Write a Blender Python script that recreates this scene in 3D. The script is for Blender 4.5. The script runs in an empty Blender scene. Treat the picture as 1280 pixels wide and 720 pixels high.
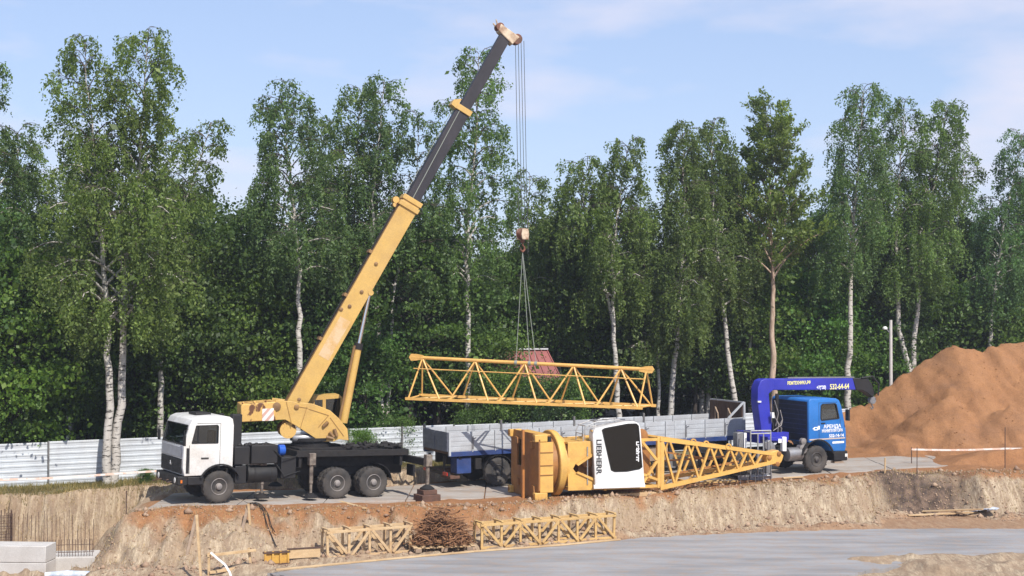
import bpy, bmesh, math, random
import numpy as np
from mathutils import Vector, Matrix

R = math.radians
scene = bpy.context.scene
col = scene.collection
random.seed(7)

# ------------------------------------------------------------------ camera
F = 1850.0            # focal length in photo pixels (1280 wide)
HZ = 380.0            # horizon row
CAMZ = 6.7            # eye height above the crane pad
cam_d = bpy.data.cameras.new('camera'); cam = bpy.data.objects.new('camera', cam_d); col.objects.link(cam)
cam_d.sensor_width = 36.0; cam_d.lens = 36.0 * F / 1280.0
cam_d.clip_start = 0.5; cam_d.clip_end = 3000
cam.location = (0, 0, CAMZ); cam.rotation_euler = (R(90) + math.atan((HZ - 360) / F), 0, 0)
scene.camera = cam

# ------------------------------------------------------------------ sky + sun
SUN_EL, SUN_AZ = 48.0, 150.0          # azimuth clockwise from +Y (view direction)
w = bpy.data.worlds.new('World'); scene.world = w; w.use_nodes = True
nt = w.node_tree; nt.nodes.clear()
def N(tree, t, **kw):
    n = tree.nodes.new(t)
    for k, v in kw.items(): setattr(n, k, v)
    return n
sky = N(nt, 'ShaderNodeTexSky', sky_type='NISHITA', sun_disc=False)
sky.sun_elevation = R(SUN_EL); sky.sun_rotation = R(SUN_AZ)
sky.altitude = 150; sky.air_density = 1.0; sky.dust_density = 0.25; sky.ozone_density = 2.5
bg = N(nt, 'ShaderNodeBackground'); bg.inputs['Strength'].default_value = 0.148
wo = N(nt, 'ShaderNodeOutputWorld')
tc = N(nt, 'ShaderNodeTexCoord')
mp = N(nt, 'ShaderNodeMapping'); mp.inputs['Scale'].default_value = (1.0, 1.0, 3.2)
mp.inputs['Location'].default_value = (3.3, 5.2, 2.4)
n1 = N(nt, 'ShaderNodeTexNoise'); n1.inputs['Scale'].default_value = 3.4; n1.inputs['Detail'].default_value = 7; n1.inputs['Roughness'].default_value = 0.5
n2 = N(nt, 'ShaderNodeTexNoise'); n2.inputs['Scale'].default_value = 9.0; n2.inputs['Detail'].default_value = 5
cr = N(nt, 'ShaderNodeValToRGB'); cr.color_ramp.elements[0].position = 0.50; cr.color_ramp.elements[1].position = 0.70
cr.color_ramp.elements[1].color = (0.8, 0.8, 0.8, 1)
mixf = N(nt, 'ShaderNodeMath', operation='ADD'); m2 = N(nt, 'ShaderNodeMath', operation='MULTIPLY'); m2.inputs[1].default_value = 0.25
sub = N(nt, 'ShaderNodeMath', operation='SUBTRACT'); sub.inputs[1].default_value = 0.125
cl = N(nt, 'ShaderNodeMixRGB'); cl.inputs['Color2'].default_value = (4.6, 4.35, 4.85, 1)
gm = N(nt, 'ShaderNodeHueSaturation'); gm.inputs['Saturation'].default_value = 1.0
L = nt.links.new
L(tc.outputs['Generated'], mp.inputs['Vector']); L(mp.outputs['Vector'], n1.inputs['Vector']); L(mp.outputs['Vector'], n2.inputs['Vector'])
L(n2.outputs['Fac'], m2.inputs[0]); L(m2.outputs[0], sub.inputs[0]); L(n1.outputs['Fac'], mixf.inputs[0]); L(sub.outputs[0], mixf.inputs[1])
L(mixf.outputs[0], cr.inputs['Fac']); L(cr.outputs['Color'], cl.inputs['Fac'])
ga = N(nt, 'ShaderNodeGamma'); ga.inputs[1].default_value = 0.5; sc = N(nt, 'ShaderNodeMixRGB', blend_type='MULTIPLY'); sc.inputs['Fac'].default_value = 1; sc.inputs['Color2'].default_value = (1.40, 1.52, 1.88, 1)
L(sky.outputs['Color'], ga.inputs['Color']); L(ga.outputs['Color'], sc.inputs['Color1']); L(sc.outputs[0], gm.inputs['Color']); L(gm.outputs['Color'], cl.inputs['Color1'])
L(cl.outputs['Color'], bg.inputs['Color']); L(bg.outputs['Background'], wo.inputs['Surface'])

sun_d = bpy.data.lights.new('sun', 'SUN'); sun_d.energy = 4.2; sun_d.angle = R(0.53); sun_d.color = (1.0, 0.94, 0.85)
sun = bpy.data.objects.new('sun', sun_d); col.objects.link(sun)
sd = Vector((math.sin(R(SUN_AZ)) * math.cos(R(SUN_EL)), math.cos(R(SUN_AZ)) * math.cos(R(SUN_EL)), math.sin(R(SUN_EL))))
sun.rotation_euler = (-sd).to_track_quat('-Z', 'Y').to_euler(); sun.location = sd * 60

scene.view_settings.view_transform = 'Standard'; scene.view_settings.look = 'None'
scene.view_settings.exposure = 0.48; scene.view_settings.gamma = 1.0
scene.view_settings.use_curve_mapping = False

# ------------------------------------------------------------------ helpers: pixels to places
def at(px, py, d): return Vector(((px - 640) / F * d, d, CAMZ + (HZ - py) / F * d))
def gnd(px, py, z=0.0):
    d = F * (CAMZ - z) / (py - HZ); return at(px, py, d)
class VP:                                     # an upright plane through (x0, y0) running along azimuth az
    def __init__(s, x0, y0, az): s.x, s.y, s.az = x0, y0, az; s.c, s.s = math.cos(R(az)), math.sin(R(az))
    def off(s, m): return VP(s.x + s.s * m, s.y - s.c * m, s.az)       # m metres towards the viewer's side
    def tz(s, px, py):
        k = (px - 640) / F; t = (k * s.y - s.x) / (s.c - k * s.s); d = s.y + t * s.s
        return (t, CAMZ + (HZ - py) / F * d)
    def w(s, t, z, m=0.0): return Vector((s.x + t * s.c + m * s.s, s.y + t * s.s - m * s.c, z))
    def p(s, px, py, m=0.0):
        t, z = s.off(m).tz(px, py); return s.w(t, z, m)

# ------------------------------------------------------------------ helpers: objects
def tag(o, label=None, cat=None, group=None, kind=None):
    if label: o['label'] = label
    if cat: o['category'] = cat
    if group: o['group'] = group
    if kind: o['kind'] = kind
    return o
MW = {}
def empty(name, loc, rz=0.0, label=None, cat=None, group=None, pitch=0.0, roll=0.0):
    o = bpy.data.objects.new(name, None); col.objects.link(o); o.empty_display_size = 0.3
    m = Matrix.Translation(loc) @ Matrix.Rotation(rz, 4, 'Z') @ Matrix.Rotation(pitch, 4, 'Y') @ Matrix.Rotation(roll, 4, 'X')
    o.matrix_world = m; MW[o.name] = m
    return tag(o, label, cat, group)
def link(name, me, parent=None, M=None):
    o = bpy.data.objects.new(name, me); col.objects.link(o)
    if parent is not None: o.parent = parent
    if M is not None: o.matrix_local = M
    return o
def copy_tree(o, parent=None):
    c = o.copy(); col.objects.link(c); c.parent = parent
    for ch in list(o.children): copy_tree(ch, c)
    return c

class MB:
    def __init__(s): s.v = []; s.f = []
    def add(s, vs, fs):
        b = len(s.v); s.v += [Vector(p) for p in vs]; s.f += [tuple(i + b for i in f) for f in fs]; return s
    def hexa(s, p):   # 8 points: bottom 4 ccw, top 4 ccw
        return s.add(p, [(3, 2, 1, 0), (4, 5, 6, 7), (0, 1, 5, 4), (1, 2, 6, 5), (2, 3, 7, 6), (3, 0, 4, 7)])
    def box(s, x0, x1, y0, y1, z0, z1):
        return s.hexa([(x0, y0, z0), (x1, y0, z0), (x1, y1, z0), (x0, y1, z0), (x0, y0, z1), (x1, y0, z1), (x1, y1, z1), (x0, y1, z1)])
    def bar(s, p, q, w, h=None, up=(0, 0, 1), w2=None, h2=None):
        p, q = Vector(p), Vector(q); h = w if h is None else h; d = (q - p).normalized(); u = Vector(up)
        if abs(d.dot(u)) > 0.98: u = Vector((1, 0, 0))
        a = d.cross(u).normalized(); b = a.cross(d)
        w2 = w if w2 is None else w2; h2 = h if h2 is None else h2
        A = lambda c, w_, h_: [c - a * w_ / 2 - b * h_ / 2, c + a * w_ / 2 - b * h_ / 2, c + a * w_ / 2 + b * h_ / 2, c - a * w_ / 2 + b * h_ / 2]
        P, Q = A(p, w, h), A(q, w2, h2)
        return s.add(P + Q, [(3, 2, 1, 0), (4, 5, 6, 7), (0, 1, 5, 4), (1, 2, 6, 5), (2, 3, 7, 6), (3, 0, 4, 7)])
    def tube(s, pts, r, n=8, caps=True):
        pts = [Vector(p) for p in pts]; rr = r if hasattr(r, '__len__') else [r] * len(pts); b = len(s.v); ref = None
        for i, p in enumerate(pts):
            d = (pts[min(i + 1, len(pts) - 1)] - pts[max(i - 1, 0)]).normalized()
            if ref is None: ref = Vector((0, 0, 1)) if abs(d.z) < 0.9 else Vector((1, 0, 0))
            a = d.cross(ref).normalized(); c = a.cross(d).normalized(); ref = c
            for k in range(n):
                th = 2 * math.pi * k / n; s.v.append(p + (a * math.cos(th) + c * math.sin(th)) * rr[i])
        for i in range(len(pts) - 1):
            for k in range(n):
                k2 = (k + 1) % n; s.f.append((b + i * n + k, b + i * n + k2, b + (i + 1) * n + k2, b + (i + 1) * n + k))
        if caps: s.f.append(tuple(b + k for k in range(n - 1, -1, -1))); s.f.append(tuple(b + (len(pts) - 1) * n + k for k in range(n)))
        return s
    def lathe(s, c, ax, prof, n=28):          # prof: (radius, distance along the axis)
        c = Vector(c); ax = Vector(ax).normalized(); ref = Vector((0, 0, 1)) if abs(ax.z) < 0.9 else Vector((1, 0, 0))
        a = ax.cross(ref).normalized(); e = a.cross(ax); b = len(s.v); m = len(prof)
        for (r, h) in prof:
            for k in range(n):
                th = 2 * math.pi * k / n; s.v.append(c + ax * h + (a * math.cos(th) + e * math.sin(th)) * r)
        for i in range(m - 1):
            for k in range(n):
                k2 = (k + 1) % n; s.f.append((b + i * n + k2, b + i * n + k, b + (i + 1) * n + k, b + (i + 1) * n + k2))
        s.f.append(tuple(b + k for k in range(n))); s.f.append(tuple(b + (m - 1) * n + k for k in range(n - 1, -1, -1)))
        return s
    def prism(s, poly, fn, e0, e1):           # poly of (a, b) points, fn(a, b, e) -> point
        n = len(poly); P = [fn(a, b, e0) for a, b in poly] + [fn(a, b, e1) for a, b in poly]
        return s.add(P, [tuple(range(n - 1, -1, -1)), tuple(range(n, 2 * n))] + [(i, (i + 1) % n, n + (i + 1) % n, n + i) for i in range(n)])
    def xz(s, poly, y0, y1): return s.prism(poly, lambda a, b, e: (a, e, b), y0, y1)
    def mesh(s, name='m', smooth=35, M=None):
        me = bpy.data.meshes.new(name); v = s.v if M is None else [M @ p for p in s.v]
        me.from_pydata([tuple(p) for p in v], [], s.f); me.validate()
        bm = bmesh.new(); bm.from_mesh(me); bmesh.ops.recalc_face_normals(bm, faces=bm.faces); bm.to_mesh(me); bm.free()
        if smooth:
            me.polygons.foreach_set('use_smooth', [True] * len(me.polygons)); me.set_sharp_from_angle(angle=R(smooth))
        return me
    def build(s, name, mat, parent=None, world=False, bevel=0.0, smooth=35, M=None):
        # world=True: the points are world points and are brought into the parent's frame
        mm = None
        if world and parent is not None:
            r = parent
            while r.parent is not None: r = r.parent
            mm = MW[r.name].inverted()
        me = s.mesh(name, smooth, mm); me.materials.append(mat); o = link(name, me, parent, M)
        if bevel:
            b = o.modifiers.new('bevel', 'BEVEL'); b.width = bevel; b.segments = 2; b.limit_method = 'ANGLE'; b.angle_limit = R(40)
        return o

def boolean_shell(outer, cutters, bevel=0.0, segs=3):
    o = bpy.data.objects.new('tmp', outer.mesh('tmp', 0)); col.objects.link(o); tmp = [o]
    if bevel:
        b = o.modifiers.new('b', 'BEVEL'); b.width = bevel; b.segments = segs; b.limit_method = 'ANGLE'; b.angle_limit = R(25)
    for c in cutters:
        q = bpy.data.objects.new('cut', c.mesh('cut', 0)); col.objects.link(q); tmp.append(q)
        m = o.modifiers.new('c', 'BOOLEAN'); m.operation = 'DIFFERENCE'; m.solver = 'EXACT'; m.object = q
    dg = bpy.context.evaluated_depsgraph_get(); dg.update()
    me = bpy.data.meshes.new_from_object(o.evaluated_get(dg))
    for q in tmp: bpy.data.objects.remove(q)
    me.polygons.foreach_set('use_smooth', [True] * len(me.polygons)); me.set_sharp_from_angle(angle=R(30))
    return me

def text_part(name, s, size, mat, parent, origin, right, up, depth=0.004, sx=1.0, centre=False, bold=0.0):
    cu = bpy.data.curves.new('txt', 'FONT'); cu.body = s; cu.size = size; cu.extrude = depth; cu.offset = bold
    if centre: cu.align_x = 'CENTER'; cu.align_y = 'CENTER'
    t = bpy.data.objects.new('txt', cu); col.objects.link(t)
    dg = bpy.context.evaluated_depsgraph_get(); dg.update()
    me = bpy.data.meshes.new_from_object(t.evaluated_get(dg)); bpy.data.objects.remove(t)
    rt = Vector(right).normalized(); u = Vector(up); u = (u - rt * u.dot(rt)).normalized(); nn = rt.cross(u)
    M = Matrix(((rt.x * sx, u.x, nn.x, origin[0]), (rt.y * sx, u.y, nn.y, origin[1]), (rt.z * sx, u.z, nn.z, origin[2]), (0, 0, 0, 1)))
    me.transform(M); me.materials.clear(); me.materials.append(mat)
    return link(name, me, parent)

# ------------------------------------------------------------------ materials
def mat_new(name):
    m = bpy.data.materials.new(name); m.use_nodes = True; t = m.node_tree; t.nodes.clear()
    o = N(t, 'ShaderNodeOutputMaterial'); b = N(t, 'ShaderNodeBsdfPrincipled'); t.links.new(b.outputs[0], o.inputs[0])
    return m, t, b
def noise(t, vec, scale, detail=6, rough=0.6, dist=0.0):
    n = N(t, 'ShaderNodeTexNoise'); n.inputs['Scale'].default_value = scale; n.inputs['Detail'].default_value = detail
    n.inputs['Roughness'].default_value = rough; n.inputs['Distortion'].default_value = dist
    t.links.new(vec, n.inputs['Vector']); return n.outputs['Fac']
def ramp(t, fac, stops):
    r = N(t, 'ShaderNodeValToRGB'); e = r.color_ramp.elements
    while len(e) < len(stops): e.new(0.5)
    for i, (p, c) in enumerate(stops):
        e[i].position = p; e[i].color = (c, c, c, 1) if not hasattr(c, '__len__') else (*c, 1)
    t.links.new(fac, r.inputs[0]); return r.outputs['Color']
def mix(t, fac, a, b, mode='MIX'):
    m = N(t, 'ShaderNodeMixRGB', blend_type=mode)
    for s, v in ((m.inputs['Fac'], fac), (m.inputs['Color1'], a), (m.inputs['Color2'], b)):
        if hasattr(v, 'is_output'): t.links.new(v, s)
        elif hasattr(v, '__len__'): s.default_value = (*v, 1)
        else: s.default_value = v
    return m.outputs[0]
def vecs(t, scale=(1, 1, 1), coord='Object'):
    if coord == 'Position': src = N(t, 'ShaderNodeNewGeometry').outputs['Position']
    else: src = N(t, 'ShaderNodeTexCoord').outputs[coord]
    if scale == (1, 1, 1): return src
    m = N(t, 'ShaderNodeMapping'); m.inputs['Scale'].default_value = scale; t.links.new(src, m.inputs['Vector']); return m.outputs[0]
def bump(t, b, h, strength=0.3, dist=0.02):
    n = N(t, 'ShaderNodeBump'); n.inputs['Strength'].default_value = strength; n.inputs['Distance'].default_value = dist
    t.links.new(h, n.inputs['Height']); t.links.new(n.outputs[0], b.inputs['Normal'])
def pmat(name, base, alt=None, scale=3.0, rough=0.5, metal=0.0, lo=0.4, hi=0.65, streak=(1, 1, 1), bmp=0.0, dust=0.0, dustc=(0.30, 0.21, 0.14), fine=0.12):
    m, t, b = mat_new(name); v = vecs(t, streak)
    c = base
    if alt is not None: c = mix(t, ramp(t, noise(t, v, scale), [(lo, 0.0), (hi, 1.0)]), base, alt)
    if dust: c = mix(t, ramp(t, noise(t, vecs(t), 1.7, 8), [(0.35, 0.0), (0.8, dust)]), c, dustc)
    if fine:
        f = ramp(t, noise(t, vecs(t), 22.0, 4), [(0.3, 1 - fine), (0.7, 1 + fine * 0.4)]); c = mix(t, 1.0, c, f, 'MULTIPLY')
    if hasattr(c, 'is_output'): t.links.new(c, b.inputs['Base Color'])
    else: b.inputs['Base Color'].default_value = (*c, 1)
    rg = ramp(t, noise(t, vecs(t), 6.0, 4), [(0.3, max(0, rough - 0.1)), (0.7, min(1, rough + 0.12))])
    t.links.new(rg, b.inputs['Roughness']); b.inputs['Metallic'].default_value = metal
    if bmp: bump(t, b, noise(t, vecs(t), 14.0, 5), bmp)
    return m
def glass_mat(name, tint, refl=0.12):
    m = bpy.data.materials.new(name); m.use_nodes = True; t = m.node_tree; t.nodes.clear()
    o = N(t, 'ShaderNodeOutputMaterial'); tr = N(t, 'ShaderNodeBsdfTransparent'); tr.inputs[0].default_value = (*tint, 1)
    g = N(t, 'ShaderNodeBsdfGlossy'); g.inputs['Roughness'].default_value = 0.04; g.inputs['Color'].default_value = (0.9, 0.93, 0.95, 1)
    fr = N(t, 'ShaderNodeFresnel'); fr.inputs['IOR'].default_value = 1.5; ad = N(t, 'ShaderNodeMath', operation='MULTIPLY_ADD')
    ad.inputs[1].default_value = 0.9; ad.inputs[2].default_value = refl * 0.3
    mx = N(t, 'ShaderNodeMixShader'); t.links.new(fr.outputs[0], ad.inputs[0]); t.links.new(ad.outputs[0], mx.inputs[0])
    t.links.new(tr.outputs[0], mx.inputs[1]); t.links.new(g.outputs[0], mx.inputs[2]); t.links.new(mx.outputs[0], o.inputs[0]); return m

M = {}
M['white'] = pmat('white_paint', (0.78, 0.78, 0.77), (0.66, 0.65, 0.62), 2.0, 0.35, dust=0.22)
M['white2'] = pmat('white_cab_paint', (0.82, 0.82, 0.81), (0.74, 0.73, 0.71), 1.5, 0.35, dust=0.1)
M['black'] = pmat('black_paint', (0.007, 0.007, 0.009), (0.013, 0.012, 0.012), 3.0, 0.65, dust=0.12, dustc=(0.07, 0.055, 0.045))
M['chassis'] = pmat('dusty_black_frame', (0.006, 0.006, 0.007), (0.012, 0.010, 0.010), 4.0, 0.75, dust=0.14, dustc=(0.07, 0.052, 0.042), bmp=0.2)
M['tyre'] = pmat('tyre_rubber', (0.028, 0.027, 0.027), (0.06, 0.053, 0.047), 3.0, 0.85, dust=0.55, dustc=(0.13, 0.11, 0.095))
M['rim'] = pmat('grey_rim', (0.20, 0.19, 0.19), (0.30, 0.27, 0.25), 6.0, 0.6, 0.2, dust=0.3, dustc=(0.20, 0.16, 0.13))
M['rimdark'] = pmat('dark_rim', (0.05, 0.05, 0.055), (0.10, 0.09, 0.085), 6.0, 0.6, 0.2, dust=0.3, dustc=(0.14, 0.12, 0.10))
M['cyellow'] = pmat('crane_yellow', (0.60, 0.375, 0.10), (0.43, 0.255, 0.075), 1.6, 0.45, lo=.45, hi=.85, dust=0.3, dustc=(0.42, 0.30, 0.16))
M['rusty'] = pmat('chipped_yellow', (0.62, 0.38, 0.11), (0.13, 0.05, 0.02), 3.0, 0.6, lo=0.53, hi=0.57, streak=(1, 1, 0.5), bmp=0.2)
M['browntone'] = pmat('boom_top_brown', (0.27, 0.15, 0.055), (0.16, 0.09, 0.04), 2.0, 0.6, bmp=0.2)  # brown of pins and fittings, also the boom top's painted shade
M['boomdark'] = pmat('boom_dark_grease', (0.016, 0.014, 0.020), (0.030, 0.025, 0.032), 2.0, 0.6, streak=(1, 1, 0.3))
M['tyellow'] = pmat('tower_yellow', (0.70, 0.41, 0.10), (0.50, 0.27, 0.065), 1.8, 0.45, lo=.45, hi=.8, dust=0.25, dustc=(0.45, 0.30, 0.15))
M['jyellow'] = pmat('jib_yellow', (0.74, 0.43, 0.115), (0.55, 0.29, 0.08), 2.4, 0.45, lo=.45, hi=.8, dust=0.2, dustc=(0.45, 0.30, 0.15))
M['tbrown'] = pmat('tower_brown_inside', (0.36, 0.15, 0.03), (0.25, 0.10, 0.025), 2.6, 0.6, dust=0.25, bmp=0.2)
M['chrome'] = pmat('chrome_rod', (0.75, 0.76, 0.78), None, 2, 0.2, 1.0, fine=0.0)
M['jack'] = pmat('worn_jack', (0.26, 0.22, 0.18), (0.08, 0.06, 0.05), 4.0, 0.6, 0.2)
M['steel'] = pmat('grey_steel', (0.34, 0.35, 0.37), (0.24, 0.24, 0.25), 3.0, 0.45, 0.6, dust=0.2)
M['greyrail'] = pmat('galvanised_rail', (0.42, 0.43, 0.44), (0.30, 0.31, 0.32), 4.0, 0.5, 0.4, dust=0.2)
M['rope'] = pmat('wire_rope', (0.12, 0.12, 0.125), None, 2, 0.5, 0.6)
M['sling'] = pmat('sling_grey', (0.25, 0.27, 0.24), None, 2, 0.7)
M['hook'] = pmat('hook_cream', (0.62, 0.50, 0.36), (0.22, 0.10, 0.05), 3.0, 0.5)
M['hookred'] = pmat('hook_rust', (0.20, 0.07, 0.04), (0.10, 0.05, 0.03), 3.0, 0.6)
M['blue'] = pmat('truck_blue', (0.014, 0.165, 0.52), (0.012, 0.145, 0.46), 2.0, 0.4, dust=0.1)
M['navy'] = pmat('loader_blue', (0.026, 0.034, 0.40), (0.022, 0.028, 0.33), 2.0, 0.4, dust=0.06)
M['bedblue'] = pmat('bed_blue', (0.012, 0.05, 0.20), (0.01, 0.035, 0.14), 2.0, 0.5, dust=0.15)
M['bedgrey'] = pmat('bed_grey', (0.52, 0.55, 0.58), (0.42, 0.44, 0.47), 1.5, 0.45, 0.15, dust=0.2)
M['bedshade'] = pmat('bed_grey_shaded', (0.16, 0.18, 0.23), (0.12, 0.13, 0.17), 2.0, 0.5, dust=0.15)  # darker bed colour with the rear gate's shade put into it
M['woodbrown'] = pmat('brown_board', (0.13, 0.075, 0.045), (0.08, 0.045, 0.03), 3.0, 0.8, streak=(1, 1, 0.2))
M['timber'] = pmat('fresh_timber', (0.58, 0.42, 0.24), (0.47, 0.31, 0.16), 5.0, 0.75, streak=(0.3, 1, 1), dust=0.2)
M['timbery'] = pmat('yellow_timber', (0.60, 0.40, 0.16), (0.48, 0.30, 0.12), 5.0, 0.75, streak=(0.3, 1, 1), dust=0.2)
M['timberg'] = pmat('grey_brown_bar', (0.34, 0.25, 0.18), (0.24, 0.17, 0.12), 5.0, 0.85, streak=(0.3, 1, 1), dust=0.2)
M['twig'] = pmat('brown_twig', (0.29, 0.145, 0.068), (0.16, 0.075, 0.036), 6.0, 0.85)
M['rebar'] = pmat('rusty_rebar', (0.13, 0.075, 0.055), (0.07, 0.045, 0.04), 9.0, 0.7, 0.3)
M['concrete'] = pmat('concrete_block', (0.56, 0.54, 0.52), (0.47, 0.45, 0.43), 1.3, 0.85, bmp=0.15, dust=0.15)
M['fencew'] = pmat('fence_white', (0.57, 0.61, 0.65), (0.48, 0.52, 0.57), 0.9, 0.4, dust=0.25)
M['fpost'] = pmat('fence_post', (0.10, 0.10, 0.11), (0.16, 0.15, 0.14), 3.0, 0.6)
M['roofred'] = pmat('red_roof', (0.30, 0.095, 0.09), (0.22, 0.075, 0.07), 1.0, 0.6, dust=0.1)
M['rooftrim'] = pmat('roof_trim', (0.55, 0.55, 0.57), None, 1, 0.5)
M['housewall'] = pmat('hut_wall', (0.08, 0.06, 0.045), (0.05, 0.04, 0.03), 1.0, 0.8)
M['tape'] = pmat('barrier_tape', (0.80, 0.55, 0.44), (0.80, 0.74, 0.70), 2.0, 0.5, lo=0.48, hi=0.5)
M['whiteplain'] = pmat('lettering_white', (0.85, 0.85, 0.86), None, 1, 0.5, fine=0)
M['letteryellow'] = pmat('lettering_yellow', (0.85, 0.78, 0.30), None, 1, 0.5, fine=0)
M['letterblack'] = pmat('lettering_black', (0.015, 0.015, 0.016), None, 1, 0.5, fine=0)
M['rubber'] = pmat('black_rubber', (0.012, 0.012, 0.012), None, 1, 0.7, fine=0)
M['interior'] = pmat('cab_interior', (0.035, 0.035, 0.038), (0.05, 0.048, 0.045), 2, 0.8)
M['lamp'] = pmat('lamp_lens', (0.75, 0.75, 0.72), None, 1, 0.15, fine=0)
M['lampamber'] = pmat('amber_lens', (0.60, 0.16, 0.02), None, 1, 0.25, fine=0)
M['lampred'] = pmat('red_lens', (0.45, 0.03, 0.02), None, 1, 0.25, fine=0)
M['bluetank'] = pmat('blue_plastic', (0.012, 0.09, 0.45), None, 1, 0.35)
M['film'] = pmat('white_blue_sheet', (0.66, 0.70, 0.76), (0.36, 0.42, 0.52), 3.0, 0.4)
M['formyellow'] = pmat('yellow_formwork', (0.62, 0.36, 0.06), (0.48, 0.25, 0.05), 4.0, 0.6, dust=0.3)
M['footblock'] = pmat('brown_timber_pad', (0.13, 0.065, 0.045), (0.09, 0.05, 0.035), 4.0, 0.8)
M['glassdark'] = glass_mat('tinted_glass', (0.05, 0.055, 0.065)); M['glass'] = glass_mat('clear_glass', (0.82, 0.86, 0.88))
M['glassblue'] = glass_mat('blue_glass', (0.35, 0.5, 0.6), 0.3)
# red-white hazard stripes
def stripes():
    m, t, b = mat_new('hazard_stripes'); v = vecs(t); mp_ = N(t, 'ShaderNodeMapping'); mp_.inputs['Rotation'].default_value = (0, R(38), 0); t.links.new(v, mp_.inputs[0])
    wv = N(t, 'ShaderNodeTexWave', wave_type='BANDS', bands_direction='X'); wv.inputs['Scale'].default_value = 1.55; t.links.new(mp_.outputs[0], wv.inputs['Vector'])
    c = ramp(t, wv.outputs['Fac'], [(0.55, (0.74, 0.70, 0.66)), (0.6, (0.55, 0.33, 0.27))]); t.links.new(c, b.inputs['Base Color']); b.inputs['Roughness'].default_value = 0.5; return m
M['stripes'] = stripes()
def bark(name, white):
    m, t, b = mat_new(name); v = vecs(t)
    f1 = noise(t, vecs(t, (2.2, 2.2, 9.0)), 1.6, 6, 0.65); f2 = noise(t, vecs(t, (5, 5, 1.2)), 2.0, 5)
    if white:
        c = mix(t, ramp(t, f1, [(0.53, 0.0), (0.60, 1.0)]), (0.50, 0.47, 0.43), (0.045, 0.04, 0.036))
        c = mix(t, ramp(t, f2, [(0.45, 0.0), (0.8, 0.5)]), c, (0.26, 0.22, 0.18))
    else: c = mix(t, ramp(t, f2, [(0.4, 0.0), (0.62, 1.0)]), *white_pair[name])
    t.links.new(c, b.inputs['Base Color']); b.inputs['Roughness'].default_value = 0.85; bump(t, b, f2, 0.3); return m
white_pair = {'tan_bark': ((0.48, 0.37, 0.28), (0.30, 0.21, 0.15)), 'dark_bark': ((0.07, 0.055, 0.045), (0.03, 0.024, 0.02)), 'twig_bark': ((0.10, 0.075, 0.06), (0.05, 0.04, 0.034))}
M['birch'] = bark('birch_bark', True); M['tanbark'] = bark('tan_bark', False); M['darkbark'] = bark('dark_bark', False); M['twigbark'] = bark('twig_bark', False)
def leafmat(name, a, b_, c_, trans=0.35):
    m = bpy.data.materials.new(name); m.use_nodes = True; t = m.node_tree; t.nodes.clear()
    o = N(t, 'ShaderNodeOutputMaterial'); g = N(t, 'ShaderNodeNewGeometry')
    r = N(t, 'ShaderNodeValToRGB'); e = r.color_ramp.elements; e.new(0.5)
    for i, (p, cc) in enumerate(((0.0, a), (0.55, b_), (1.0, c_))): e[i].position = p; e[i].color = (*cc, 1)
    t.links.new(g.outputs['Random Per Island'], r.inputs[0])
    v = vecs(t, (1, 1, 1)); big = ramp(t, noise(t, v, 0.55, 3), [(0.3, 0.6), (0.7, 1.35)])
    cc = mix(t, 1.0, r.outputs['Color'], big, 'MULTIPLY')
    oi = N(t, 'ShaderNodeObjectInfo'); cc = mix(t, 1.0, cc, ramp(t, oi.outputs['Random'], [(0.0, (0.80, 0.86, 0.95)), (0.35, (1.0, 1.0, 0.9)), (0.7, (1.22, 1.12, 0.9)), (1.0, (0.9, 1.05, 1.1))]), 'MULTIPLY')
    d = N(t, 'ShaderNodeBsdfPrincipled'); t.links.new(cc, d.inputs['Base Color']); d.inputs['Roughness'].default_value = 0.5
    d.inputs['Specular IOR Level'].default_value = 0.35
    tr = N(t, 'ShaderNodeBsdfTranslucent'); c2 = mix(t, 1.0, cc, (1.25, 1.35, 0.5), 'MULTIPLY'); t.links.new(c2, tr.inputs['Color'])
    mx = N(t, 'ShaderNodeMixShader'); mx.inputs[0].default_value = trans
    t.links.new(d.outputs[0], mx.inputs[1]); t.links.new(tr.outputs[0], mx.inputs[2]); t.links.new(mx.outputs[0], o.inputs[0]); return m
M['leafbirch'] = leafmat('birch_leaf', (0.08, 0.13, 0.042), (0.13, 0.195, 0.06), (0.20, 0.27, 0.085), 0.5)
M['leafpale'] = leafmat('birch_leaf_pale', (0.10, 0.145, 0.042), (0.155, 0.21, 0.06), (0.235, 0.285, 0.085), 0.5)
M['leafcool'] = leafmat('birch_leaf_cool', (0.075, 0.13, 0.052), (0.12, 0.19, 0.07), (0.185, 0.255, 0.10), 0.5)
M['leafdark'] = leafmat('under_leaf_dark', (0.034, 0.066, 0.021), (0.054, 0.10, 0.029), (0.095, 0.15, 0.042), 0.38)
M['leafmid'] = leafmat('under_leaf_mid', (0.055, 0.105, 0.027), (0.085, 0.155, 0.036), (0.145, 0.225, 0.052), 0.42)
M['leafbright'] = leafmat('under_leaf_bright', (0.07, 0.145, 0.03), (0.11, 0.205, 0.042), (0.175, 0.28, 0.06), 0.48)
M['leafshade'] = leafmat('shaded_leaf', (0.012, 0.024, 0.012), (0.018, 0.036, 0.016), (0.03, 0.055, 0.022), 0.15)  # dark leaves that hold the far wood's shade in their colour
M['grass'] = leafmat('grass_blade', (0.08, 0.095, 0.035), (0.17, 0.15, 0.07), (0.30, 0.24, 0.13), 0.3)
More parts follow.
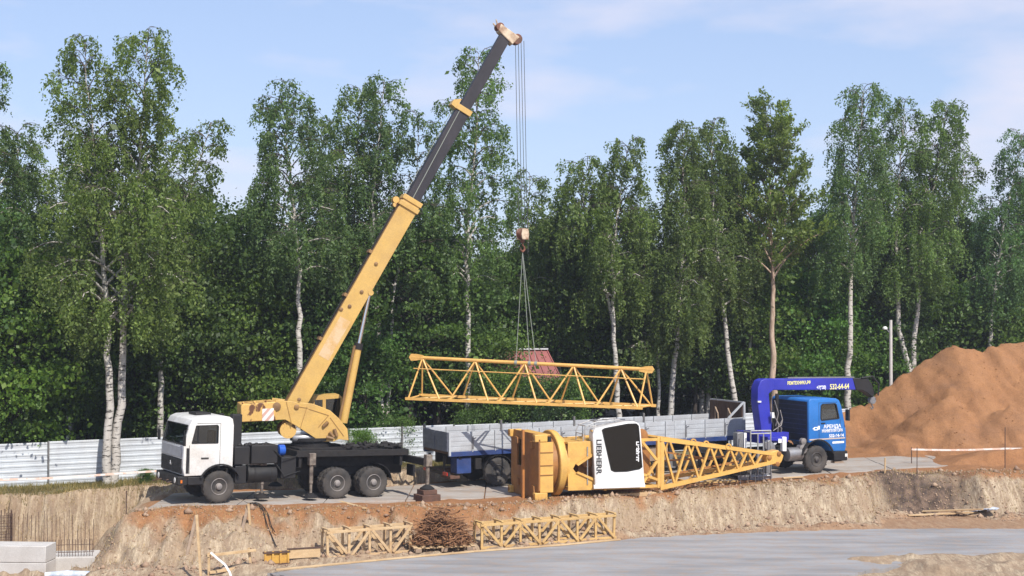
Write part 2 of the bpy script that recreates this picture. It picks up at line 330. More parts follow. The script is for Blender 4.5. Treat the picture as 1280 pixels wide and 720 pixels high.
# ------------------------------------------------------------------ the ground
class VN:                                     # tileable value noise
    def __init__(s, seed, n=256): s.n = n; s.g = np.random.default_rng(seed).random((n, n)).astype(np.float32)
    def __call__(s, x, y):
        xi = np.floor(x).astype(int); yi = np.floor(y).astype(int); fx = x - xi; fy = y - yi
        fx = fx * fx * (3 - 2 * fx); fy = fy * fy * (3 - 2 * fy); n = s.n; g = s.g
        a = g[xi % n, yi % n]; b = g[(xi + 1) % n, yi % n]; c = g[xi % n, (yi + 1) % n]; d = g[(xi + 1) % n, (yi + 1) % n]
        return (a * (1 - fx) + b * fx) * (1 - fy) + (c * (1 - fx) + d * fx) * fy - 0.5
def fbm(vn, x, y, o=4, g=0.5):
    r = 0; a = 1.0
    for i in range(o): r = r + a * vn(x * 2 ** i + 17.3 * i, y * 2 ** i + 5.1 * i); a *= g
    return r
V1, V2, V3, V4 = VN(1), VN(2), VN(3), VN(4)
def sstep(x): x = np.clip(x, 0, 1); return x * x * (3 - 2 * x)
def zpad(x): return np.interp(x, [-30, -10.5, -5, -0.5, 6, 12, 20, 40], [0.0, 0.0, -0.2, -0.27, -0.2, -0.07, 0.0, 0.0])
def yfence(x): return 53.8 + (x + 18.6) * 0.514
LIPX = [-40, -12.5, -11.7, -6.4, 0, 4, 7.8, 12.8, 13.6, 14.2, 17.6, 18.4, 20.5, 30, 60]
LIPY = [47.0, 47.6, 48.0, 49.3, 51.5, 53.6, 55.5, 57.4, 57.8, 58.9, 59.4, 58.7, 59.2, 62, 70]
FOOX = [-40, -12, -9, -6.1, 0, 3.6, 7, 10.4, 13.4, 14.1, 17.4, 18.2, 19.2, 30, 60]
FOOY = [44.4, 44.8, 45.4, 47.5, 49.7, 51.9, 52.9, 54.2, 54.7, 56.9, 57.6, 56.4, 56.6, 59, 66]
ROAD_Y0, ROAD_K = 53.75, 0.43     # near edge of the road at x = 0, its slope
def rw(x): return np.interp(x, [-12, -5, -2, 1, 20], [3.9, 4.1, 5.2, 5.8, 4.4])     # its width
PIT, PITL = -1.42, -2.0
def height(x, y):
    x = np.asarray(x, float); y = np.asarray(y, float)
    road = zpad(x)
    # excavator-tooth grooves: the lip and the foot wander together, finely along the face
    g = fbm(V1, x * 2.6, x * 0 + y * 0.25, 3) * 0.55 + fbm(V2, x * 0.45, y * 0.2, 2) * 0.75
    lip = np.interp(x, LIPX, LIPY) + g * 0.75; foo = np.interp(x, FOOX, FOOY) + g * 0.9
    tf = np.clip((y - foo) / np.maximum(lip - foo, 0.6), 0, 1)
    prof = 0.60 * sstep(tf) + 0.40 * np.clip((tf - 0.02) * 1.04, 0, 1)
    prof = prof + 0.10 * fbm(V3, x * 1.3, y * 1.3, 3) * np.sin(np.pi * tf)
    hp = PIT + (road - PIT) * prof
    # spur's left end slopes into the deeper pit
    tl = sstep((x + 14.5 + 1.1 * fbm(V4, x * 0.5, y * 0.7, 3) + 0.12 * (y - 48)) / 2.7)
    left_floor = PITL + 0.0 * x
    hp = left_floor + (hp - left_floor) * tl
    # cut bank under the fence
    gb = fbm(V2, x * 3.4, y * 0.3, 3) * 0.5 + fbm(V1, x * 0.5, y * 0.1, 2) * 0.5
    bk = yfence(x) - 2.7 + gb
    depth = 0.55 + 0.25 * (1 - tl)
    tb = np.clip((y - (bk - depth)) / depth, 0, 1); tb = 0.4 * sstep(tb) + 0.6 * tb
    top = np.interp(x, [-40, -16, -12, 0, 6, 60], [0.03, 0.03, 0.12, 0.15, 0.0, 0.0])
    # the track is cut a little below the verge
    cut = np.interp(x, [-13, -10, 2, 8], [0.1, 0.34, 0.28, 0.0]) * sstep((y - (ROAD_Y0 + ROAD_K * x + rw(x))) / 0.5)
    hp = hp - cut
    h = hp + (top - hp) * tb
    # road bed: the ground lies just under the slabs
    e0 = y - (ROAD_Y0 + ROAD_K * x); ins = sstep((e0 + 0.25 + 0.5 * fbm(V3, x * 0.9, y * 0.9, 3)) / 0.5) * sstep((rw(x) - e0) / 0.4) * sstep((x + 12.2) / 0.6) * sstep((19.3 - x) / 1.2)
    rough = fbm(V3, x * 0.8, y * 0.8, 5, 0.55) * 0.16 + fbm(V4, x * 4.5, y * 4.5, 2) * 0.035
    ridges = np.abs(fbm(V1, x * 1.6, y * 1.6, 4)) * (0.16 + 0.26 * sstep((-1.0 - x) / 3.0)) + fbm(V2, x * 0.9 + y * .5, y * 1.4, 3) * 0.22 * sstep((-1.0 - x) / 3.0) + fbm(V3, x * 2.6, y * 2.6, 3) * (0.10 + 0.16 * sstep((-1.0 - x) / 3.0))
    calm = np.where(y < foo - 0.2, 0.35, 1.0)
    h = h + (rough * np.where(y > lip, .6, 1.0) + ridges * (1 - tb) * np.sin(np.pi * np.clip(tf, 0, 1)) ** .7) * (1 - ins) * calm - 0.07 * ins
    # soil that has crumbled over the slab's edge
    h = h + 0.20 * sstep((y - foo + 1.25) / 1.0) * sstep((foo + 0.3 - y) / 0.5) * np.clip(0.45 + 1.5 * fbm(V2, x * 1.1, y * 1.6, 4), 0, 1)
    # spoil berm on the right
    bx = (x - 22.3) / 4.3; by0 = 61.6 + 0.2 * (x - 20)
    berm = 0.62 * sstep(1.25 - np.abs(bx)) * sstep((y - by0 + 0.25 * fbm(V1, x * 2, y, 3)) / 0.5) * sstep((by0 + 4.5 - y) / 3.5)
    h = h + berm
    # dry dirt heap in front of the slab, right
    fr = sstep((x - 9.5 - 0.9 * (47.5 - y) + 0.8 * fbm(V2, x, y, 3)) / 0.9) * sstep((47.7 + 0.12 * (x - 14) - y) / 0.8)
    h = h + fr * (0.20 + 0.20 * fbm(V4, x * 1.5, y * 1.5, 4))
    return h
def hz(x, y): return float(height(np.array([x]), np.array([y]))[0])

def axis(lo, hi, step, far_lo, far_hi):
    a = list(np.arange(lo, hi + 1e-6, step)); s = step; v = lo; pre = []
    while v > far_lo: s *= 1.22; v -= s; pre.append(v)
    s = step; v = a[-1]; post = []
    while v < far_hi: s *= 1.22; v += s; post.append(v)
    return np.array(pre[::-1] + a + post)
gx = axis(-20.5, 25.0, 0.095, -900, 900); gy = axis(42.5, 62.5, 0.095, -60, 1600)
GX, GY = np.meshgrid(gx, gy, indexing='ij'); GZ = height(GX, GY)
def grid_mesh(name, X, Y, Z):
    nx, ny = X.shape; me = bpy.data.meshes.new(name); me.vertices.add(nx * ny)
    me.vertices.foreach_set('co', np.stack([X, Y, Z], -1).astype(np.float32).ravel())
    i = np.arange(nx - 1)[:, None] * ny + np.arange(ny - 1)[None, :]
    q = np.stack([i, i + ny, i + ny + 1, i + 1], -1).reshape(-1, 4)
    me.loops.add(q.size); me.polygons.add(len(q)); me.loops.foreach_set('vertex_index', q.ravel().astype(np.int32))
    me.polygons.foreach_set('loop_start', np.arange(0, q.size, 4, dtype=np.int32)); me.polygons.foreach_set('use_smooth', np.ones(len(q), bool))
    me.update(); return me
me = grid_mesh('ground', GX, GY, GZ)
# soil zones: r = turf by the fence, g = loose orange sand, b = dark moist soil of the notch
tx = fbm(V2, GX * 0.9, GY * 0.9, 4)
turf = sstep((GY - (yfence(GX) - 2.55 + 0.9 * tx)) / 0.5)
lipg = np.interp(GX, LIPX, LIPY); foog = np.interp(GX, FOOX, FOOY)
sand = sstep((GY - lipg + 0.35 + 0.75 * sstep((2 - GX) / 3) + 1.1 * tx) / 0.45) * (1 - turf) * sstep((GX + 12.6 + tx) / 1.0) * sstep((yfence(GX) - 3.6 - GY) / 0.5 + sstep((GX - 6) / 4))
sand = np.maximum(sand, 0.5 * sstep((foog - 0.15 - GY + tx) / 0.6) * sstep((GY - 49) / 2))
sand = np.maximum(sand, sstep((GX - 12.5) / 3) * sstep((GY - 60.5 + tx) / 1.0))
moist = sstep(1.35 - np.abs((GX - 15.6) / 1.7) + tx) * sstep((lipg + 0.5 - GY) / 0.4) * sstep((GY - foog + 0.3) / 0.4)
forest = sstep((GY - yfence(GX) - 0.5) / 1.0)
colr = np.stack([turf, sand, moist, forest], -1).reshape(-1, 4).astype(np.float32)
ca = me.color_attributes.new('zones', 'FLOAT_COLOR', 'POINT'); ca.data.foreach_set('color', colr.ravel())
def soil(name, zones=True):
    m, t, b = mat_new(name); P = vecs(t, (1, 1, 1), 'Position')
    big = noise(t, P, 0.6, 6, 0.6); mid = noise(t, P, 3.0, 8, 0.65); fin = noise(t, P, 16.0, 6, 0.7)
    strk = noise(t, vecs(t, (5.0, 1.2, 0.7), 'Position'), 1.0, 6, 0.65)
    sandc = mix(t, ramp(t, mid, [(0.35, 0.0), (0.68, 1.0)]), (0.33, 0.163, 0.075), (0.26, 0.128, 0.061))
    if zones:
        st2 = noise(t, vecs(t, (19.0, 4.0, 1.3), 'Position'), 1.0, 5, 0.7)
        face = mix(t, ramp(t, strk, [(0.40, 0.0), (0.60, 1.0)]), (0.50, 0.405, 0.285), (0.28, 0.205, 0.142))
        face = mix(t, ramp(t, st2, [(0.42, 0.0), (0.62, 0.75)]), face, (0.24, 0.172, 0.118))
        face = mix(t, ramp(t, big, [(0.45, 0.0), (0.65, 0.7)]), face, (0.33, 0.235, 0.155))
        vc = N(t, 'ShaderNodeVertexColor'); vc.layer_name = 'zones'; sp = N(t, 'ShaderNodeSeparateColor'); t.links.new(vc.outputs['Color'], sp.inputs[0])
        c = mix(t, sp.outputs[1], face, sandc)
        turfc = mix(t, ramp(t, mid, [(0.42, 0.0), (0.6, 1.0)]), (0.20, 0.155, 0.095), (0.10, 0.105, 0.05))
        c = mix(t, sp.outputs[0], c, turfc)
        moistc = mix(t, ramp(t, mid, [(0.40, 0.0), (0.62, 1.0)]), (0.075, 0.055, 0.045), (0.19, 0.13, 0.095))
        c = mix(t, sp.outputs[2], c, moistc)
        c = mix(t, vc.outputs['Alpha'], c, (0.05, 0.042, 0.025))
    else:
        c = mix(t, ramp(t, big, [(0.35, 0.0), (0.7, 0.6)]), sandc, (0.355, 0.185, 0.09))
        c = mix(t, ramp(t, noise(t, vecs(t, (1, 1, 2.2), 'Position'), .45, 9, .62), [(0.52, 0.0), (0.70, 0.4)]), c, (0.20, 0.112, 0.07))
    c = mix(t, 1.0, c, ramp(t, fin, [(0.25, 0.74), (0.6, 1.08)]), 'MULTIPLY')
    t.links.new(c, b.inputs['Base Color']); b.inputs['Roughness'].default_value = 0.95; b.inputs['Specular IOR Level'].default_value = 0.15
    ad = N(t, 'ShaderNodeMath', operation='ADD'); t.links.new(mid, ad.inputs[0]); t.links.new(fin, ad.inputs[1])
    bump(t, b, ad.outputs[0], 0.7, 0.06); return m
M['soil'] = soil('soil_and_sand'); M['sand'] = soil('heaped_sand', False)
me.materials.append(M['soil']); ground = tag(link('ground', me), kind='structure')

# ------------------------------------------------------------------ the track of concrete plates
def slab_mat(name, base, alt, dirt):
    m, t, b = mat_new(name); P = vecs(t, (1, 1, 1), 'Position')
    lay = noise(t, vecs(t, (0.35, 1.6, 1), 'Position'), 0.9, 6, 0.55); mid = noise(t, P, 2.3, 7, 0.6)
    c = mix(t, ramp(t, lay, [(0.38, 0.0), (0.66, 1.0)]), base, alt)
    c = mix(t, ramp(t, mid, [(0.47, 0.0), (0.74, dirt)]), c, (0.33, 0.235, 0.165))
    c = mix(t, 1.0, c, ramp(t, noise(t, P, 25.0, 4), [(0.3, 0.9), (0.7, 1.05)]), 'MULTIPLY')
    t.links.new(c, b.inputs['Base Color']); b.inputs['Roughness'].default_value = 0.85; bump(t, b, mid, 0.15, 0.02); return m
M['plate'] = slab_mat('concrete_plate', (0.38, 0.345, 0.31), (0.28, 0.245, 0.215), 0.9)
M['slab'] = slab_mat('slab_concrete', (0.31, 0.305, 0.308), (0.215, 0.211, 0.213), 0.62)
road = tag(empty('road', (0, 0, 0)), kind='structure')
rng = random.Random(3)
ra = math.atan(ROAD_K); x = -12.0; k = 0
while x < 19.2:
    dx = 2.75
    for row in range(2):
        c = []
        for (xx, ff, ss_) in ((x + 0.02, row * .5, .03), (x + dx - 0.02, row * .5, .03), (x + dx - 0.02, row * .5 + .5, -.03), (x + 0.02, row * .5 + .5, -.03)):
            ee = float(rw(xx)) * ff + ss_
            c.append((xx, ROAD_Y0 + ROAD_K * xx + ee, float(zpad(xx)) + rng.uniform(-0.012, 0.012)))
        b = MB(); b.hexa([(p[0], p[1], p[2] - 0.16) for p in c] + c); o = b.build('plate', M['plate'], road, smooth=0, bevel=0.015)
    x += dx

# ------------------------------------------------------------------ floor slab in the pit
SZ = -1.33
far = [(335, 716), (450, 702), (560, 692), (700, 681), (800, 672), (960, 664), (1100, 661), (1200, 660), (1300, 661), (1420, 660)]
near = [(1420, 676), (1280, 690), (1180, 700), (1090, 711), (1040, 722), (1000, 735), (900, 800), (500, 900), (300, 900), (380, 722)]
pts = []
rg = random.Random(11)
ring = far + near
for i, (px, py) in enumerate(ring):
    a = gnd(px, py, SZ); bq = gnd(*ring[(i + 1) % len(ring)], SZ)
    for s_ in range(14):
        q = a.lerp(bq, s_ / 14); pts.append((q.x + rg.uniform(-.06, .06), q.y + rg.uniform(-.12, .12)))
b = MB(); b.prism(pts, lambda a_, c_, e: (a_, c_, e), SZ - 0.2, SZ); tag(b.build('concrete_slab', M['slab'], None, smooth=0), kind='structure')

# ------------------------------------------------------------------ the big sand heap
cpx = [900, 930, 1000, 1057, 1078, 1100, 1130, 1150, 1165, 1190, 1208, 1226, 1246, 1280, 1330, 1420, 1500]
cpy = [560, 516, 514, 513, 506, 487, 470, 455, 443, 433, 436, 441, 433, 429, 432, 470, 560]
CD = 72.0
cX = [(p - 640) / F * CD for p in cpx]; cZ = [CAMZ + (HZ - q) / F * CD for q in cpy]
def mound(x, y):
    cz = np.interp(x, cX, cZ, left=-2, right=-2); wob = fbm(V2, x * 0.35, y * 0.35, 3) * 1.3
    yc = CD + 0.05 * (x - 20) + wob * 0.4
    sl = np.tan(R(33.0)); d = yc - y
    z1 = cz - np.where(d > 0, np.maximum(d, 0) * sl, -np.minimum(d, 0) * sl)
    out = z1
    for (px, py, dd) in ((1186, 497, 68.6), (1262, 510, 67.0), (1120, 540, 67.2)):
        p = at(px, py, dd); r = np.hypot((x - p.x), (y - p.y)) + fbm(V3, x * 0.8, y * 0.8, 3) * 0.5
        out = np.maximum(out, p.z - r * sl * 0.92)
    n = fbm(V1, x * 0.7, y * 0.7, 4) * 0.22 + fbm(V4, x * 3.1, y * 3.1, 3) * 0.06 - np.abs(fbm(V3, x * 1.1, y * 0.3, 3)) * 0.12
    return out + n + 0.1 - 0.30 * np.clip(np.abs(fbm(V4, x * 1.3 + y * .35, y * 0.22, 3)) * 2 - .25, 0, 1) + 0.04 * fbm(V2, x * 6, y * 6, 2)
mx_ = np.arange(8.0, 45.0, 0.14); my_ = np.arange(60.5, 84.0, 0.14); MX, MY = np.meshgrid(mx_, my_, indexing='ij'); MZ = np.maximum(mound(MX, MY), -0.6)
me = grid_mesh('sand_pile', MX, MY, MZ); me.materials.append(M['sand'])
# drop the faces that are buried anyway
bm = bmesh.new(); bm.from_mesh(me); dead = [f for f in bm.faces if all(v.co.z < -0.45 for v in f.verts)]
bmesh.ops.delete(bm, geom=dead, context='FACES'); bm.to_mesh(me); bm.free()
tag(link('sand_pile', me), 'large orange sand heap rising behind the blue truck', 'sand pile')
# ------------------------------------------------------------------ wheels shared by the lorries
def wheel_meshes(r, w, rimmat):
    t = MB(); t.lathe((0, 0, 0), (0, 1, 0), [(r * .50, -w / 2 + .03), (r * .56, -w / 2 + .005), (r * .75, -w / 2), (r * .93, -w / 2 + .012), (r * .985, -w / 2 + .04), (r, -w * .32), (r, w * .32), (r * .985, w / 2 - .04), (r * .93, w / 2 - .012), (r * .75, w / 2), (r * .56, w / 2 - .005), (r * .50, w / 2 - .03)], 36)
    for k in range(40):                       # tread lugs
        a = 2 * math.pi * k / 40; d = Vector((math.cos(a), 0, math.sin(a)))
        s_ = 1 if k % 2 else -1
        t.bar(d * (r + .004) + Vector((0, s_ * w * .08, 0)), d * (r + .004) + Vector((0, s_ * w * .42, 0)), .045, .02, up=d)
    tm = t.mesh('tyre', 40); tm.materials.append(M['tyre'])
    q = MB(); h = w / 2
    q.lathe((0, 0, 0), (0, 1, 0), [(r * .52, -h + .05), (r * .53, h - .012), (r * .50, h + .004), (r * .47, h - .01), (r * .45, h - .07), (r * .30, h - .10), (r * .27, h - .05), (r * .20, h - .02), (r * .18, h + .03), (r * .10, h + .05)], 30)
    for k in range(10):
        a = 2 * math.pi * k / 10; d = Vector((math.cos(a), 0, math.sin(a))) * r * .345
        q.lathe(d + Vector((0, h - .095, 0)), (0, 1, 0), [(.016, 0), (.016, .035)], 6)
    rm = q.mesh('rim', 35); rm.materials.append(rimmat)
    return tm, rm
WH = wheel_meshes(.54, .30, M['rim']); WD = wheel_meshes(.54, .30, M['rimdark'])
def wheel(parent, x, y, z, side, kit, dual=False, steer=0.0):
    rz = 0 if side > 0 else math.pi
    for j in range(2 if dual else 1):
        yy = y - side * j * .33
        o = link('wheel', kit[0], parent, Matrix.Translation((x, yy, z)) @ Matrix.Rotation(rz + steer, 4, 'Z')); link('rim', kit[1], o)

# ------------------------------------------------------------------ the white lorry-mounted crane
CRA = 30.0
fw = gnd(272, 627.5, 0.0)
lt = Vector((math.sin(R(CRA)), -math.cos(R(CRA)), 0))            # the lorry's left, the side that faces us
org = fw - lt * 1.02
crane = empty('mobile_crane', org, R(180 + CRA), 'white-cabbed lorry with a raised yellow and black telescopic crane boom', 'mobile crane', pitch=R(-1.9))
P_ = crane
for y in (1.02, -1.02): wheel(P_, 0, y, .54, 1 if y > 0 else -1, WH)
for x in (-4.30, -5.70):
    for y in (1.07, -1.07): wheel(P_, x, y, .54, 1 if y > 0 else -1, WH, dual=True)
# cab
arc = lambda r, a0, a1, n=9, cz=.54: [(math.cos(R(a0 + (a1 - a0) * i / n)) * r, cz + math.sin(R(a0 + (a1 - a0) * i / n)) * r) for i in range(n + 1)]
prof = [(1.24, .93), (1.30, 1.2), (1.29, 1.92), (1.12, 2.62), (1.02, 2.80), (.82, 2.88), (.2, 2.92), (-.26, 2.90), (-.38, 2.82), (-.42, 2.60), (-.42, 1.18)] + arc(.74, 122, 33)
outer = MB().xz(prof, -1.25, 1.25)
inner = MB().xz([(1.20, 1.45), (1.22, 1.92), (1.05, 2.58), (.96, 2.74), (.80, 2.81), (-.24, 2.83), (-.34, 2.74), (-.35, 1.45)], -1.19, 1.19)
wn = [(1.02, 2.02), (.885, 2.60), (.16, 2.62), (.12, 2.58), (.12, 2.02)]
cuts = [inner, MB().xz(wn, 1.1, 1.5), MB().xz(wn, -1.5, -1.1), MB().xz([(1.0, 1.97), (1.6, 1.97), (1.6, 2.62), (.9, 2.62)], -1.12, 1.12)]
cab = link('cab', boolean_shell(outer, cuts, 0.06), P_); cab.data.materials.append(M['white'])
for s in (1, -1):
    g = MB().xz(wn, s * 1.205, s * 1.212); g.build('side_window', M['glass'], cab)
    fr_ = MB()
    for a, c in zip(wn, wn[1:] + wn[:1]): fr_.bar((a[0], s * 1.248, a[1]), (c[0], s * 1.248, c[1]), .03, .03, up=(0, 1, 0))
    if s > 0: fr_.bar((.80, 1.235, 2.04), (.80, 1.235, 2.60), .03, .03)
    fr_.build('window_seal', M['rubber'], cab)
    d = MB(); d.bar((.55 - .12, s * 1.262, 1.52), (.55 + .14, s * 1.262, 1.52), .03, .04); d.build('door_handle', M['rubber'], cab)
    jn = MB(); jn.bar((.04, s * 1.2505, 1.2), (.04, s * 1.2505, 2.68), .014, .006, up=(0, 1, 0)); jn.bar((1.08, s * 1.2505, 1.0), (1.1, s * 1.2505, 1.95), .014, .006, up=(0, 1, 0)); jn.bar((.04, s * 1.2505, 2.68), (.86, s * 1.2505, 2.68), .014, .006, up=(0, 1, 0)); jn.build('door_gap', M['rubber'], cab)
    mr = MB(); mr.tube([(1.14, s * 1.2, 2.5), (1.34, s * 1.42, 2.45), (1.34, s * 1.42, 1.95)], .012, 6); mr.box(1.31, 1.36, s * 1.42 - .1, s * 1.42 + .1, 1.95, 2.3); mr.build('mirror', M['rubber'], cab, bevel=.01)
    vt = MB(); vt.box(1.10, 1.20, s * 1.246, s * 1.262, 1.02, 1.86); vt.build('corner_vent', M['black'], cab)
    fd = MB()
    for a, c in zip(arc(.76, 25, 150, 12), arc(.76, 25, 150, 12)[1:]): fd.bar((a[0], s * 1.12, a[1]), (c[0], s * 1.12, c[1]), .38, .05, up=(c[0] - 0, 0, c[1] - .54))
    fd.build('fender', M['black'], P_)
ws = MB(); ws.hexa([(1.262, -1.11, 1.98), (1.262, 1.11, 1.98), (1.255, 1.11, 1.98), (1.255, -1.11, 1.98), (1.118, -1.11, 2.60), (1.118, 1.11, 2.60), (1.111, 1.11, 2.60), (1.111, -1.11, 2.60)]); ws.build('windshield', M['glass'], cab, smooth=0)
sl = MB()
for a, c in (((1.285, -1.12, 1.97), (1.285, 1.12, 1.97)), ((1.13, -1.12, 2.61), (1.13, 1.12, 2.61)), ((1.285, -1.12, 1.97), (1.13, -1.12, 2.61)), ((1.285, 1.12, 1.97), (1.13, 1.12, 2.61))): sl.bar(a, c, .05, .03)
sl.build('windshield_seal', M['rubber'], cab)
wp = MB(); wp.tube([(1.31, .5, 1.95), (1.29, .0, 2.06)], .012, 5); wp.tube([(1.31, -.45, 1.95), (1.29, -.95, 2.06)], .012, 5); wp.build('wiper', M['rubber'], cab)
hatch = MB(); hatch.box(.1, .65, -.4, .4, 2.90, 2.99); hatch.build('roof_hatch', M['black'], cab, bevel=.03)
gp = MB(); gp.box(1.292, 1.33, -1.08, 1.08, 1.52, 1.90); gp.build('front_panel', pmat('grey_panel', (.42, .43, .45), (.34, .34, .35), 2, .4), cab, bevel=.02)
gr = MB(); gr.box(1.292, 1.33, -1.10, 1.10, 1.00, 1.49)
for k in range(6): gr.box(1.33, 1.345, -1.06, 1.06, 1.03 + k * .078, 1.065 + k * .078)
gr = gr.build('grille', M['black'], cab)
em = MB(); em.add([(1.352, -.10, 1.22), (1.352, 0, 1.32), (1.352, .10, 1.22), (1.352, 0, 1.26), (1.346, -.10, 1.22), (1.346, 0, 1.32), (1.346, .10, 1.22), (1.346, 0, 1.26)], [(0, 1, 2, 3), (7, 6, 5, 4), (0, 1, 5, 4), (1, 2, 6, 5), (2, 3, 7, 6), (3, 0, 4, 7)])
em.box(1.346, 1.354, -.02, .02, 1.30, 1.36); em.build('emblem', M['whiteplain'], gr)
bp = MB(); bp.box(1.12, 1.46, -1.22, 1.22, .62, .92); bp.box(.55, 1.12, 1.05, 1.22, .62, .9); bp.box(.55, 1.12, -1.22, -1.05, .62, .9)
bp = bp.build('bumper', M['black'], P_, bevel=.03)
for y in (-.92, .92):
    lm = MB(); lm.lathe((1.455, y, .77), (1, 0, 0), [(.10, 0), (.10, .012), (.06, .025)], 18); lm.build('headlight', M['lamp'], bp)
lm = MB(); lm.box(1.30, 1.36, 1.222, 1.24, .70, .80); lm.build('indicator', M['lampamber'], bp)
hk = MB(); hk.tube([(1.46, .55, .68), (1.62, .55, .66), (1.64, .55, .74), (1.56, .55, .76)], .02, 6); hk.tube([(1.46, -.55, .68), (1.62, -.55, .66), (1.64, -.55, .74)], .02, 6); hk.tube([(1.5, -1.0, .60), (1.66, -.9, .58), (1.7, -.7, .62)], .018, 6); hk.build('tow_hook', M['rebar'], bp)
it = MB(); it.box(-.2, .25, .35, .85, 1.46, 1.62); it.hexa([(-.3, .35, 1.55), (-.15, .35, 1.55), (-.15, .85, 1.55), (-.3, .85, 1.55), (-.34, .38, 2.3), (-.24, .38, 2.3), (-.24, .82, 2.3), (-.34, .82, 2.3)])
it.box(-.2, .25, -.85, -.35, 1.46, 1.62); it.box(-.33, -.2, -.85, -.35, 1.55, 2.3); it.box(.85, 1.18, -1.1, 1.1, 1.5, 1.93); it.lathe((.62, .6, 1.98), (-.4, 0, 1), [(.23, 0), (.23, .03), (.20, .03), (.2, 0)], 20); it.build('seats_and_dashboard', M['interior'], cab)
# frame, tanks, boxes
f = MB()
for y in (-.45, .45): f.box(-7.1, 1.1, y - .06, y + .06, .78, 1.08)
for x in (.6, -1.2, -2.6, -4.2, -5.6): f.box(x - .06, x + .06, -.40, .40, .82, 1.04)
for x in (0, -4.3, -5.7): f.lathe((x, -.95, .54), (0, 1, 0), [(.09, 0), (.09, .7), (.2, .8), (.2, 1.1), (.09, 1.2), (.09, 1.9)], 12)
f.build('frame', M['chassis'], P_)
ex = MB(); ex.box(-.86, -.50, .55, .85, 1.1, 2.96); ex.build('air_intake_column', M['black'], P_, bevel=.04)
ex = MB(); ex.tube([(-.62, -.6, 1.2), (-.62, -.6, 2.9)], .09, 12); ex.build('exhaust_pipe', M['black'], P_)
b = MB(); b.box(-1.05, -.50, .35, 1.18, 1.26, 1.88); b.build('battery_box', M['black'], P_, bevel=.03)
b = MB(); b.box(-2.05, -1.10, .35, 1.20, 1.28, 1.92); b.build('tool_box', M['black'], P_, bevel=.03)
b = MB()
for k in range(7): b.lathe((-.6 - k * .2, .7 + (k % 3) * .12, 1.90), (0, 0, 1), [(.10, 0), (.08, .05), (.03, .08)], 8)
tag(b.build('tarpaulin_bundle', M['black'], P_), kind='stuff')
b = MB(); b.lathe((-2.12, .95, 1.72), (-1, 0, 0), [(.10, 0), (.19, .03), (.19, .24), (.10, .28)], 16); b.build('blue_canister', M['bluetank'], P_)
b = MB(); b.lathe((-1.0, .86, .92), (-1, 0, 0), [(.16, 0), (.30, .03), (.31, .06), (.31, 1.04), (.30, 1.07), (.16, 1.10)], 24); b.build('fuel_tank', M['black'], P_)
for x in (-1.25, -1.85):
    b = MB(); b.lathe((x, .86, .92), (-1, 0, 0), [(.318, 0), (.318, .06)], 24); b.build('tank_strap', M['chassis'], P_)
b = MB(); b.box(-2.75, -2.2, .5, 1.15, .75, 1.5); b.build('side_locker', M['black'], P_, bevel=.02)
b = MB(); b.box(-.95, -.55, .55, 1.15, .62, 1.22); b.build('side_locker', M['black'], P_, bevel=.02)
b = MB(); b.lathe((-1.15, .92, 1.27), (-1, 0, 0), [(.07, 0), (.07, .34)], 12); b.build('filter', M['steel'], P_)
b = MB(); b.tube([(-1.9, 1.22, 1.75), (-2.2, 1.28, 1.45), (-2.7, 1.2, 1.5), (-3.0, 1.1, 1.8)], .018, 6); b.tube([(-2.0, 1.1, 1.3), (-2.3, 1.22, .85), (-2.9, 1.15, 1.0)], .02, 6); b.build('hose', M['rubber'], P_)
# deck of the crane base, outriggers
b = MB(); b.box(-7.05, -2.75, -1.2, 1.2, 1.48, 1.70); b.box(-7.05, -2.75, -.62, .62, 1.08, 1.48); b.box(-5.1, -2.9, -1.0, 1.0, 1.70, 1.77)
b.build('deck', M['chassis'], P_, bevel=.01)
for (y0, y1) in ((.62, 1.14), (-1.14, -.62)):
    for x in (-2.9, -3.45, -6.78): b = MB(); b.box(x - .05, x + .05, y0, y1, 1.12, 1.478); b.build('deck_bracket', M['chassis'], P_)
rg = random.Random(5)
b = MB()
for k in range(46):
    x = rg.uniform(-7.0, -4.7); y = rg.uniform(-.6, 1.1); a = rg.uniform(0, 3)
    b.tube([(x, y, 1.72 + rg.uniform(0, .08)), (x + .3 * math.cos(a), y + .15 * math.sin(a), 1.76 + rg.uniform(0, .09))], rg.uniform(.03, .08), 6)
tag(b.build('deck_clutter', M['chassis'], P_), kind='stuff')
for s in (1, -1):
    b = MB()
    for a, c in zip(arc(.66, 20, 88, 6), arc(.66, 20, 88, 6)[1:]): pass
    aa = [(-5.7 - p[0], p[1]) for p in arc(.68, 12, 80, 7)]
    for a, c in zip(aa, aa[1:]): b.bar((a[0], s * .98, a[1]), (c[0], s * .98, c[1]), .6, .02, up=(a[0] + 5.7, 0, a[1] - .54))
    b.build('mudguard', M['black'], P_)
    b = MB(); b.box(-7.35, -7.25, s * .9 - .25, s * .9 + .25, .72, 1.12); b.build('rear_flap', M['black'], P_)
def outrigger(x, y, s, ext, zfoot, pad):
    a = MB(); a.box(x - .11, x + .11, min(s * .7, s * ext), max(s * .7, s * ext), 1.22, 1.46); a.build('outrigger_beam', M['chassis'], P_, bevel=.01)
    j = MB(); j.box(x - .12, x + .12, s * ext - .12, s * ext + .12, 1.20, 1.62); j.lathe((x, s * ext, .55), (0, 0, 1), [(.07, 0), (.07, .66)], 14)
    j = j.build('outrigger_jack', M['jack'], P_, bevel=.02)
    r_ = MB(); r_.lathe((x, s * ext, zfoot + .2), (0, 0, 1), [(.05, 0), (.05, .5)], 12); r_.build('jack_rod', M['jack'], j)
    ft = MB(); ft.lathe((x, s * ext, zfoot + .10), (0, 0, 1), [(.26, 0), (.26, .04), (.08, .16)], 16); ft.build('jack_foot', M['chassis'], j)
    return Vector((x, s * ext, zfoot))
loc2w = lambda p: MW[crane.name] @ Vector(p)
